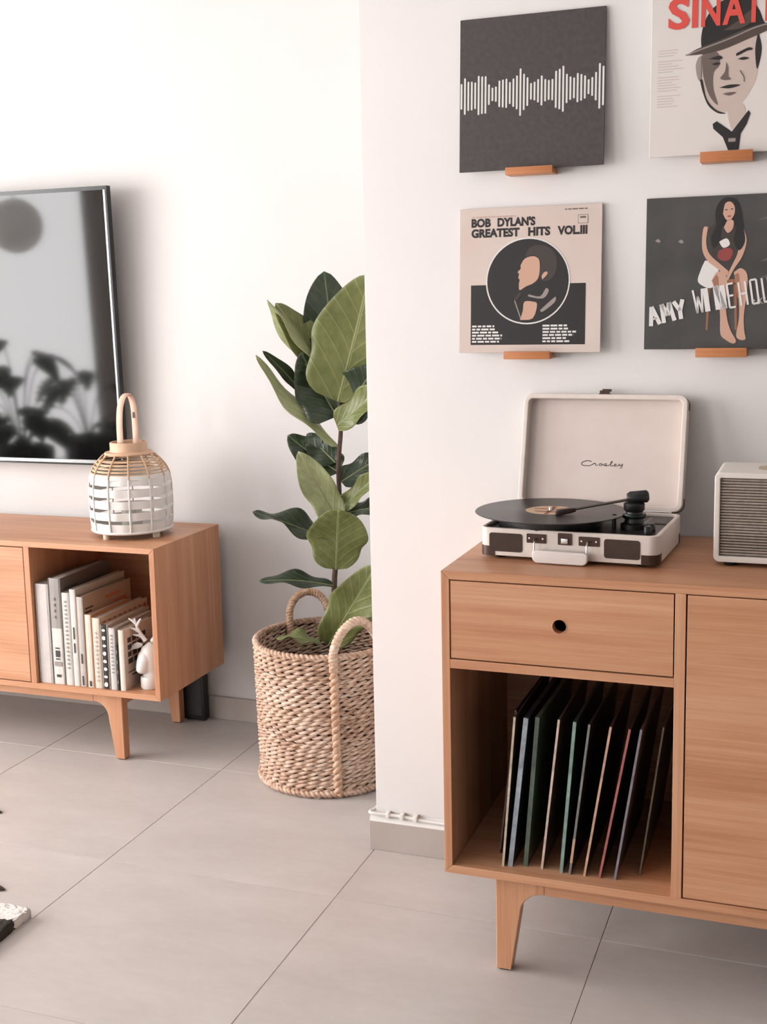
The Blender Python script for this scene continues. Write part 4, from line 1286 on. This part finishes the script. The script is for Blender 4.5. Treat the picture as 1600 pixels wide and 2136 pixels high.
# script word on the lining: strokes traced as pen lines
lg = MB()
LF = lambda s_, q: lidp(-0.0460 + s_ * 0.0925, 0.0925 + q * 0.0925, 0.0228)
pens = [[(0.24, 0.085), (0.20, 0.098), (0.15, 0.105), (0.08, 0.092), (0.025, 0.070), (0.003, 0.042), (0.02, 0.016), (0.07, 0.004), (0.15, 0.003), (0.22, 0.012), (0.275, 0.038)],
        [(0.275, 0.038), (0.305, 0.060), (0.315, 0.052), (0.312, 0.048), (0.335, 0.050), (0.34, 0.025), (0.36, 0.012), (0.395, 0.024)],
        [(0.465, 0.052), (0.435, 0.052), (0.418, 0.034), (0.43, 0.015), (0.465, 0.012), (0.488, 0.028), (0.482, 0.047), (0.465, 0.052), (0.50, 0.030), (0.52, 0.026)],
        [(0.52, 0.026), (0.555, 0.050), (0.582, 0.056), (0.588, 0.030), (0.575, 0.013), (0.545, 0.015), (0.555, 0.022), (0.61, 0.014), (0.645, 0.024)],
        [(0.645, 0.024), (0.695, 0.060), (0.725, 0.098), (0.712, 0.106), (0.692, 0.085), (0.688, 0.035), (0.70, 0.013), (0.735, 0.018)],
        [(0.735, 0.018), (0.79, 0.030), (0.818, 0.048), (0.80, 0.056), (0.778, 0.040), (0.782, 0.016), (0.815, 0.010), (0.86, 0.024)],
        [(0.86, 0.024), (0.895, 0.056), (0.888, 0.030), (0.905, 0.018), (0.94, 0.036), (0.962, 0.060), (0.955, 0.020), (0.935, -0.022), (0.905, -0.032)]]
for k, pn in enumerate(pens):
    q = smooth_line(pn, 6)
    q = [(a, b * 1.15) for a, b in q]
    ribbon(lg, q, [0.0165 if k == 0 else 0.0135] * len(q), LF)
lg.build('lettering', ink, lid, weld=False)
MB().tube([(-HX + 0.02, HY - 0.002, 0.0650), (HX - 0.02, HY - 0.002, 0.0650)], 0.0026, 8).build('hinge', chrome, tt, smooth=60)

# case front: speakers, catch plates, carrying handle   (local y of the front face is -HY)
for a, b in ((-0.1555, -0.0880), (0.0735, 0.1420)):
    MB().prism(rrect(a, b, 0.0165, 0.0535, 0.005, 4), -HY - 0.0009, -HY + 0.001, 'y').build('speaker_grille', grille_brown, tt)
for a, b in ((-0.0790, -0.0400), (0.0245, 0.0650)):
    pl = MB().prism(rrect(a, b, 0.0375, 0.0555, 0.0015, 2), -HY - 0.0016, -HY + 0.001, 'y').build('handle_bracket', dark_metal, tt)
    for q in (a + 0.006, b - 0.006):
        MB().lathe([(0.0, 0.0022), (0.002, 0.0015), (0.0022, 0)], 10).map(lambda x, y, z, q=q: (q + x, -HY - 0.0016 - z, 0.0465 + y)).build('screw', chrome, pl, smooth=60)
MB().prism(rrect(-0.0165, 0.0110, 0.0370, 0.0600, 0.0015, 2), -HY - 0.0018, -HY + 0.001, 'y').build('catch_plate', dark_metal, tt)
box('catch_tongue', -0.0095, 0.0040, -HY - 0.0050, -HY - 0.0018, 0.0395, 0.0500, chrome, tt, bevel=0.001)
hx0, hx1 = -0.0640, 0.0455
m = MB().prism(arc(hx1 - 0.012, 0.0135, 0.012, -80, 0, 5) + [(hx1, 0.0235), (hx1 - 0.008, 0.0265), (hx0 + 0.008, 0.0265), (hx0, 0.0235)] + arc(hx0 + 0.012, 0.0135, 0.012, 180, 260, 5), -HY - 0.0185, -HY - 0.0065, 'y')
hn = m.build('carry_handle', mat('ivory_handle', srgb(238, 228, 222), 0.4), tt, bevel=0.003, segs=3, smooth=50)
for x_ in (hx0 + 0.003, hx1 - 0.003):
    MB().tube([(x_, -HY - 0.001, 0.0465), (x_, -HY - 0.008, 0.0465), (x_, -HY - 0.0120, 0.0380), (x_, -HY - 0.0125, 0.0220)], 0.0017, 7).build('handle_wire', chrome, hn, smooth=60)
# platter, tone arm, controls
PLX, PLY = -0.0600, -0.0240
MB().lathe([(0.0, 0.0572), (0.103, 0.0572), (0.104, 0.060), (0.104, 0.0805), (0.102, 0.0825), (0.0, 0.0825)], 56, (PLX, PLY)).build('platter', deck_black, tt, smooth=40)
MB().lathe([(0.0034, 0.0825), (0.0034, 0.090), (0.002, 0.092), (0.0, 0.0922)], 12, (PLX, PLY)).build('spindle', chrome, tt, smooth=40)
PVX, PVY = 0.1080, -0.0190
arm_steel = mat('arm_steel', srgb(120, 112, 108), 0.3, 0.9)
MB().lathe([(0.0, 0.0572), (0.0265, 0.0572), (0.0265, 0.066), (0.019, 0.069), (0.0165, 0.090), (0.0205, 0.094), (0.0205, 0.106), (0.016, 0.109), (0.0, 0.110)], 28, (PVX, PVY)).build('arm_pillar', black_plastic, tt, smooth=45)
MB().lathe([(0.0225, 0.0), (0.0235, 0.002), (0.0235, 0.007), (0.0225, 0.009), (0.0, 0.009), (0.0, 0.0), (0.0225, 0.0)], 28, (PVX, PVY)).map(lambda x, y, z: (x, y, z + 0.078)).build('pillar_collar', mat('green_black_metal', srgb(38, 48, 44), 0.25, 0.7), tt, smooth=45)
HDX, HDY = -0.0215, -0.0640
ta = MB().tube([(PVX - 0.012, PVY - 0.002, 0.1130), ((PVX + HDX) / 2, (PVY + HDY) / 2 - 0.001, 0.1040), (HDX + 0.020, HDY + 0.006, 0.0955)], [0.0030, 0.0026, 0.0026], 8).build('tone_arm', arm_steel, tt, smooth=60)
d_ = Vector((HDX - PVX, HDY - PVY, -0.012)).normalized()
sd_ = Vector((-d_.y, d_.x, 0)).normalized()
hs = MB()
c0 = Vector((HDX + 0.022, HDY + 0.0066, 0.0950))
V_ = []
for q, wd, z0_, z1_ in ((0.0, 0.0045, -0.004, 0.0035), (0.012, 0.0070, -0.006, 0.0040), (0.034, 0.0085, -0.0075, 0.0030), (0.040, 0.0060, -0.0065, 0.0005)):
    b_ = c0 + d_ * q
    V_ += [b_ + sd_ * wd + Vector((0, 0, z0_)), b_ - sd_ * wd + Vector((0, 0, z0_)), b_ - sd_ * wd + Vector((0, 0, z1_)), b_ + sd_ * wd + Vector((0, 0, z1_))]
F_ = [(3, 2, 1, 0), (12, 13, 14, 15)] + [(4 * k + i, 4 * k + (i + 1) % 4, 4 * k + 4 + (i + 1) % 4, 4 * k + 4 + i) for k in range(3) for i in range(4)]
hs.add(V_, F_).build('headshell', mat('cartridge', srgb(48, 32, 32), 0.35), ta, bevel=0.001, smooth=45)
cw = Vector((PVX + 0.004, PVY + 0.001, 0.1185))
MB().tube([tuple(cw - d_ * -0.018), tuple(cw - d_ * -0.012), tuple(cw - d_ * 0.020), tuple(cw - d_ * 0.024)], [0.0085, 0.0125, 0.0125, 0.0085], 16).build('counterweight', mat('weight_black', srgb(34, 34, 35), 0.25), ta, smooth=45)
MB().tube([(PVX - 0.036, PVY - 0.016, 0.0572), (PVX - 0.036, PVY - 0.016, 0.086)], 0.0042, 10).build('arm_rest', black_plastic, tt, smooth=50)
MB().prism(rrect(0.122, 0.162, 0.028, 0.104, 0.004, 3), 0.0572, 0.0586, 'z').build('control_plate', mat('plate_grey', srgb(86, 78, 74), 0.4), tt)
MB().prism(rrect(0.126, 0.158, 0.033, 0.099, 0.004, 3), 0.0586, 0.0592, 'z').build('control_panel', deck_black, tt)
for x_, y_ in ((0.146, -0.078), (0.146, -0.045)):
    MB().lathe([(0.0, 0.0572), (0.0090, 0.0572), (0.0090, 0.062), (0.0078, 0.0715), (0.0065, 0.0730), (0.0, 0.0732)], 20, (x_, y_)).build('knob', black_plastic, tt, smooth=45)
box('pitch_slot', 0.118, 0.121, -0.02, 0.10, 0.0572, 0.0580, arm_steel, tt)

# the record lying on the platter
def vinyl_material():
    m_ = mat('pressed_vinyl', srgb(20, 19, 19), 0.28, spec=0.6)
    t_ = NT(m_)
    v_ = t_.new('ShaderNodeVectorMath', operation='LENGTH')
    mp = t_.mapping(t_.coord(), (1, 1, 0))
    t_.link(mp, v_.inputs[0])
    w_ = t_.math('SINE', t_.math('MULTIPLY', v_.outputs['Value'], 4200.0))
    t_.bump(w_, 0.35, 0.0002)
    t_.b.inputs['Anisotropic'].default_value = 0.4
    return m_


_p = Matrix.Rotation(radians(-3.0), 3, 'Z') @ Vector((PLX, PLY, 0))
vr = thing('vinyl_record', 'black vinyl record with a pale label lying on the record player', 'record', (-0.4635 + _p.x, 2.4260 + _p.y, TTZ + 0.0827))
MB().lathe([(0.0036, 0.0), (0.1508, 0.0), (0.1518, 0.0009), (0.1508, 0.0018), (0.0525, 0.0018), (0.0510, 0.0020), (0.0036, 0.0020), (0.0036, 0.0)], 96).build('disc', vinyl_material(), vr, smooth=30)
lb = MB().lathe([(0.0037, 0.00215), (0.0500, 0.00215)], 56).build('paper_label', mottled('label_paper', srgb(222, 190, 160), srgb(206, 164, 136), 40, 0.6), vr)
lbp = MB()
for (a, b, c, d2) in ((-0.036, 0.036, 0.010, 0.016), (-0.030, 0.030, -0.016, -0.012), (-0.024, 0.024, -0.024, -0.021), (-0.004, 0.004, -0.045, 0.045)):
    lbp.add([(a, c, 0.0024), (b, c, 0.0024), (b, d2, 0.0024), (a, d2, 0.0024)], [(0, 1, 2, 3)])
lbp.build('label_print', mat('label_ink', srgb(150, 92, 76), 0.6), vr, weld=False)

# ------------------------------------------------------------------ loudspeaker
sk = thing('loudspeaker', 'cream loudspeaker with a ribbed grey-brown grille on the record cabinet', 'speaker', (-0.2000, 2.3500, TTZ))
SW, SD, SZ0, SZ1 = 0.262, 0.150, 0.0085, 0.1795
speaker_cream = mottled('cream_vinyl_wrap', srgb(232, 222, 214), srgb(236, 227, 219), 60, 0.5, 3, 0.1, 0.0004, 600)
m = MB()
Ofr = rrect(0, SW, SZ0, SZ1, 0.011, 5)
Ifr = rrect(0.0105, SW - 0.0105, SZ0 + 0.0115, SZ1 - 0.0105, 0.002, 5)
n = len(Ofr)
V_ = [(p[0], y, p[1]) for pr, y in ((Ofr, SD), (Ofr, 0.0), (Ifr, 0.0), (Ifr, 0.008)) for p in pr]
F_ = [tuple(range(n)), tuple(range(3 * n, 4 * n))[::-1]]
for k in range(3):
    for i in range(n):
        j = (i + 1) % n
        F_.append((k * n + i, (k + 1) * n + i, (k + 1) * n + j, k * n + j))
m.add(V_, F_)
m.build('cabinet_shell', speaker_cream, sk, bevel=0.0028, segs=3, smooth=50)
gm = MB()
NG = 27
zz0, zz1 = SZ0 + 0.0125, SZ1 - 0.0115
cloth = mottled('woven_grille', srgb(178, 164, 152), srgb(156, 142, 130), 120, 0.75, 3, 0.0, stretch=(1, 1, 1))
box('grille_backing', 0.0108, SW - 0.0108, 0.0065, 0.0078, zz0 - 0.0008, zz1 + 0.0008, mottled('grille_dark', srgb(88, 74, 66), srgb(72, 60, 54), 200, 0.85), sk)
grille = bpy.data.objects.new('grille', None)
for k in range(NG):
    zc = zz0 + (k + 0.5) * (zz1 - zz0) / NG
    gm = MB().tube([(0.0112, 0.0058, zc), (SW - 0.0112, 0.0058, zc)], 0.0019, 6)
    gm.build('grille_cord', cloth, sk, smooth=60)
bpy.data.objects.remove(grille)
MB().prism(rrect(0.075, SW - 0.045, 0.050, 0.105, 0.010, 4), SZ1 - 0.0002, SZ1 + 0.0007, 'z').build('control_panel', mat('panel_gold', srgb(196, 178, 140), 0.35, 0.6), sk)
for k in range(4):
    MB().lathe([(0.0, SZ1), (0.0065, SZ1), (0.0060, SZ1 + 0.007), (0.0, SZ1 + 0.0075)], 16, (0.095 + k * 0.030, 0.078)).build('knob', mat('knob_gold', srgb(190, 170, 130), 0.3, 0.8), sk, smooth=45)
for x_ in (0.03, SW - 0.03):
    for y_ in (0.022, SD - 0.022):
        MB().lathe([(0.0, 0.0), (0.011, 0.0), (0.012, 0.002), (0.012, 0.0088), (0.0, 0.0088)], 16, (x_, y_)).build('foot', black_plastic, sk, smooth=40)

# ------------------------------------------------------------------ white cable along the skirting
cb = thing('cable', 'white cable clipped along the wall just above the skirting', 'cable', (XC, YR, 0))
pts = [(-0.006, 0.35, SK + 0.016), (-0.006, 0.10, SK + 0.018), (-0.007, 0.02, SK + 0.020), (-0.012, -0.010, SK + 0.021), (0.010, -0.013, SK + 0.020), (0.06, -0.009, SK + 0.019), (0.13, -0.008, SK + 0.015), (0.30, -0.008, SK + 0.012), (0.60, -0.008, SK + 0.012)]
MB().tube(smooth_line(pts, 6), 0.0042, 8).build('cable_sheath', white_plastic, cb, smooth=70)
for x_ in (0.030, 0.066, 0.100):
    box('cable_clip', x_, x_ + 0.010, -0.016, -0.0005, SK + 0.012, SK + 0.027, white_plastic, cb, bevel=0.002)

# ------------------------------------------------------------------ black box behind the rear leg of the console
sw = thing('power_box', 'black box standing on the floor behind the console leg', 'box', (-1.862, 3.340, 0))
box('housing', -0.060, 0.0165, -0.018, 0.018, 0.004, 0.150, black_plastic, sw, bevel=0.005)
box('front_grille', -0.052, 0.0085, -0.0192, -0.0180, 0.02, 0.135, deep_black, sw)
for x_ in (-0.050, 0.006):
    MB().lathe([(0.0, 0.0), (0.007, 0.0), (0.007, 0.005), (0.0, 0.005)], 12, (x_, 0.0)).build('foot', deep_black, sw)

# ------------------------------------------------------------------ corner of a thick rug, and the low table by it
rug = thing('rug', 'corner of a thick cream rug with black weave at the picture edge', 'rug', (-1.975, 2.098, 0))
fleece = mat('rug_wool', srgb(236, 226, 218), 0.95)
_t = NT(fleece)
_c = _t.coord()
_sp = _t.new('ShaderNodeSeparateXYZ')
_t.link(_c, _sp.inputs[0])
_n = _t.noise(_c, 90, 3)
_band = _t.math('ADD', _t.math('MULTIPLY', _sp.outputs[1], -1.0), _t.math('MULTIPLY', _n, 0.03))
_per = _t.math('FRACT', _t.math('MULTIPLY', _t.math('SUBTRACT', _band, 0.083), 2.2))
_t.link(_t.ramp(_per, [(0.0, srgb(54, 46, 40)), (0.30, srgb(60, 52, 46)), (0.34, srgb(240, 232, 226)), (1.0, srgb(240, 232, 226))]), _t.b.inputs['Base Color'])
_t.bump(_n, 0.7, 0.006)
rng = random.Random(8)
NXr, NYr = 60, 60
X0r, X1r, Y0r, Y1r = -1.75, 0.362, -1.45, -0.012
xs = [X1r - (X1r - X0r) * (i / NXr) ** 2.2 for i in range(NXr + 1)]
ys = [Y1r - (Y1r - Y0r) * (j / NYr) ** 2.2 for j in range(NYr + 1)]
V_ = [(x + (rng.uniform(-0.003, 0.003)), y + rng.uniform(-0.003, 0.003), 0.022 + rng.uniform(-0.002, 0.002) - (0.006 if i == 0 or j == 0 else 0)) for j, y in enumerate(ys) for i, x in enumerate(xs)]
F_ = [(j * (NXr + 1) + i, j * (NXr + 1) + i + 1, (j + 1) * (NXr + 1) + i + 1, (j + 1) * (NXr + 1) + i) for j in range(NYr) for i in range(NXr)]
k0 = len(V_)
rim = [i for i in range(NXr + 1)] + [(j * (NXr + 1) + NXr) for j in range(1, NYr + 1)] + [NYr * (NXr + 1) + i for i in range(NXr - 1, -1, -1)] + [j * (NXr + 1) for j in range(NYr - 1, 0, -1)]
for q in rim:
    V_.append((V_[q][0], V_[q][1], 0.001))
F_ += [(rim[i], rim[(i + 1) % len(rim)], k0 + (i + 1) % len(rim), k0 + i) for i in range(len(rim))]
MB().add(V_, F_).build('rug_body', fleece, rug, smooth=70)
# dark leaf tips lying on the tiles
dry_leaf = mottled('dry_leaf', srgb(58, 50, 44), srgb(74, 64, 56), 60, 0.7)
for lab, (fx, fy) in (('dark fallen leaf tip on the tiles nearer the console', (-2.0256, 2.5309)), ('dark fallen leaf tip on the tiles just behind the rug', (-1.7461, 2.1728))):
    t = thing('fallen_leaf', lab, 'leaf', (fx, fy, 0), group='dark leaf tips on the floor')
    V_, F_ = [], []
    for i in range(11):
        u = i / 10
        hw = 0.014 * max(0.02, sin(pi * (0.04 + 0.96 * u)) ** 0.8)
        for k in (-1, 0, 1):
            V_.append((-0.11 * u, hw * k, 0.003 + 0.010 * sin(pi * u) * (1 - 0.4 * abs(k))))
    F_ = [(3 * i + k, 3 * i + k + 1, 3 * i + k + 4, 3 * i + k + 3) for i in range(10) for k in (0, 1)]
    lf = MB().add(V_, F_).build('blade', dry_leaf, t, smooth=80)
    lf.modifiers.new('thickness', 'SOLIDIFY').thickness = 0.0012
    MB().tube([(-0.11 * i / 10, 0, 0.0034 + 0.010 * sin(pi * i / 10)) for i in range(11)] + [(-0.135, 0.004, 0.003)], 0.0012, 6).build('stalk', dry_leaf, t, smooth=80)

# ------------------------------------------------------------------ the side of the room the television mirrors
curtain_mat = mottled('grey_curtain', srgb(150, 143, 138), srgb(138, 131, 126), 14, 0.85)
_t = NT(curtain_mat)
_tb = _t.new('ShaderNodeBsdfTranslucent')
_tb.inputs['Color'].default_value = srgb(190, 183, 178)
_ms = _t.new('ShaderNodeMixShader')
_ms.inputs[0].default_value = 0.7
_t.link(_t.b.outputs[0], _ms.inputs[1])
_t.link(_tb.outputs[0], _ms.inputs[2])
_t.link(_ms.outputs[0], _t.n['Material Output'].inputs['Surface'])
m = MB()
def fold_line(y0, y1, n):
    return [(XL + 0.10 + 0.035 * sin(i * 0.9), y0 + (y1 - y0) * i / n) for i in range(n + 1)]
for nm, (a, b) in (('curtain', (-1.62, -0.40)), ('curtain', (2.42, 2.82))):
    ln = fold_line(a, b, 60 if b < 0 else 26)
    k = len(ln)
    m = MB().add([(x, y, z) for z in (0.02, 2.5) for x, y in ln] + [(x + 0.004, y, z) for z in (0.02, 2.5) for x, y in ln],
                 [(i, i + 1, k + i + 1, k + i) for i in range(k - 1)] + [(2 * k + i, 3 * k + i, 3 * k + i + 1, 2 * k + i + 1) for i in range(k - 1)])
    tag(m.build(nm, curtain_mat, smooth=60, weld=False), 'wide grey curtain mirrored at the television edge' if b < 0 else 'narrow grey curtain at the far end of the glass door', 'curtain', 'curtains at the glass door')
MB_ = MB().tube([(XL + 0.10, -1.75, 2.53), (XL + 0.10, 2.9, 2.53)], 0.012, 10)
tag(MB_.build('curtain_rod', dark_metal, smooth=60), 'dark curtain rod above the glass door', 'rod')


def house_plant(label, x, y, pot_r, pot_h, hgt, n, spread, lw, seed, split=False, pot_mat=None):
    t_ = thing('potted_plant', label, 'plant', (x, y, 0), group='house plants by the glass door')
    MB().lathe([(0.0, 0.0), (pot_r * 0.75, 0.0), (pot_r, pot_h), (pot_r * 0.93, pot_h), (pot_r * 0.9, pot_h - 0.03), (0.0, pot_h - 0.03)], 28).build('pot', pot_mat or mottled('dark_pot', srgb(60, 54, 50), srgb(48, 44, 42), 20, 0.6), t_, smooth=40)
    rg = random.Random(seed)
    for k in range(n):
        a = 2 * pi * k / n * 2.4 + rg.uniform(-0.3, 0.3)
        h_ = hgt * rg.uniform(0.45, 1.0)
        r_ = spread * rg.uniform(0.45, 1.0)
        p0 = Vector((0, 0, pot_h - 0.03))
        p1 = Vector((r_ * 0.45 * cos(a), r_ * 0.45 * sin(a), pot_h + (h_ - pot_h) * 0.75))
        p2 = Vector((r_ * cos(a), r_ * sin(a), h_))
        sm = [Vector(q) for q in smooth_line([tuple(p0), tuple(p1), tuple(p2)], 5)]
        mm = MB().tube([tuple(q) for q in sm], 0.004, 5)
        mm.build('stalk', leaf_dark, t_)
        d2 = Vector((cos(a), sin(a), -0.45)).normalized()
        s2 = Vector((-sin(a), cos(a), 0))
        up2 = s2.cross(d2) * -1
        NLf = 12
        V2, F2 = [], []
        for i in range(NLf + 1):
            u = i / NLf
            w2 = lw * max(0.02, sin(pi * u ** 0.7))
            if split and i % 2 == 1:
                w2 *= 0.45
            cc = p2 + d2 * (lw * 2.3 * u) + Vector((0, 0, -0.10 * u * u * lw / 0.1))
            V2 += [tuple(cc + s2 * w2), tuple(cc + up2 * 0.006), tuple(cc - s2 * w2)]
        for i in range(NLf):
            F2 += [(3 * i, 3 * i + 1, 3 * i + 4, 3 * i + 3), (3 * i + 1, 3 * i + 2, 3 * i + 5, 3 * i + 4)]
        MB().add(V2, F2).build('leaf', leaf_dark, t_, smooth=80)
    return t_


house_plant('tall split-leaf plant standing nearest the curtain, mirrored in the television', -4.30, 0.22, 0.16, 0.34, 0.78, 11, 0.24, 0.085, 5, True)
house_plant('bushy dark plant in a wide pot, mirrored at the television edge', -4.22, 0.98, 0.17, 0.40, 1.02, 22, 0.24, 0.075, 6)
house_plant('small plant in a terracotta pot between two larger plants', -4.45, 0.60, 0.09, 0.34, 0.55, 9, 0.11, 0.045, 7, False, mottled('terracotta', srgb(150, 92, 66), srgb(132, 78, 56), 30, 0.7))
pd = thing('pendant_lamp', 'round paper pendant lamp mirrored high in the television', 'lamp', (-4.3, 0.74, 1.62))
paper = mottled('lamp_paper', srgb(236, 230, 226), srgb(228, 222, 218), 12, 0.8)
_t = NT(paper)
_tb = _t.new('ShaderNodeBsdfTranslucent')
_tb.inputs['Color'].default_value = srgb(250, 247, 244)
_ms = _t.new('ShaderNodeMixShader')
_ms.inputs[0].default_value = 0.88
_t.link(_t.b.outputs[0], _ms.inputs[1])
_t.link(_tb.outputs[0], _ms.inputs[2])
_t.link(_ms.outputs[0], _t.n['Material Output'].inputs['Surface'])
MB().ball((0, 0, 0), 0.15, 28, 16).build('globe_shade', paper, pd, smooth=80)
MB().tube([(0, 0, 0.148), (0, 0, ZC - 1.62)], 0.003, 6).build('cord', black_plastic, pd)
so = thing('floor_cushion', 'dark floor cushion by the glass door, mirrored low in the television', 'cushion', (-4.05, 0.05, 0))
cu = MB().ball((0, 0, 0.20), (0.27, 0.27, 0.20), 28, 14)
cu.v = [(x, y, z) for x, y, z in cu.v]
cu.build('cushion_cover', mottled('charcoal_cloth', srgb(60, 56, 54), srgb(74, 70, 68), 40, 0.9), so, smooth=80)
MB().tube([(0.27 * cos(2 * pi * i / 40), 0.27 * sin(2 * pi * i / 40), 0.20) for i in range(40)], 0.006, 6, closed=True).build('piping', black_plastic, so, smooth=80)
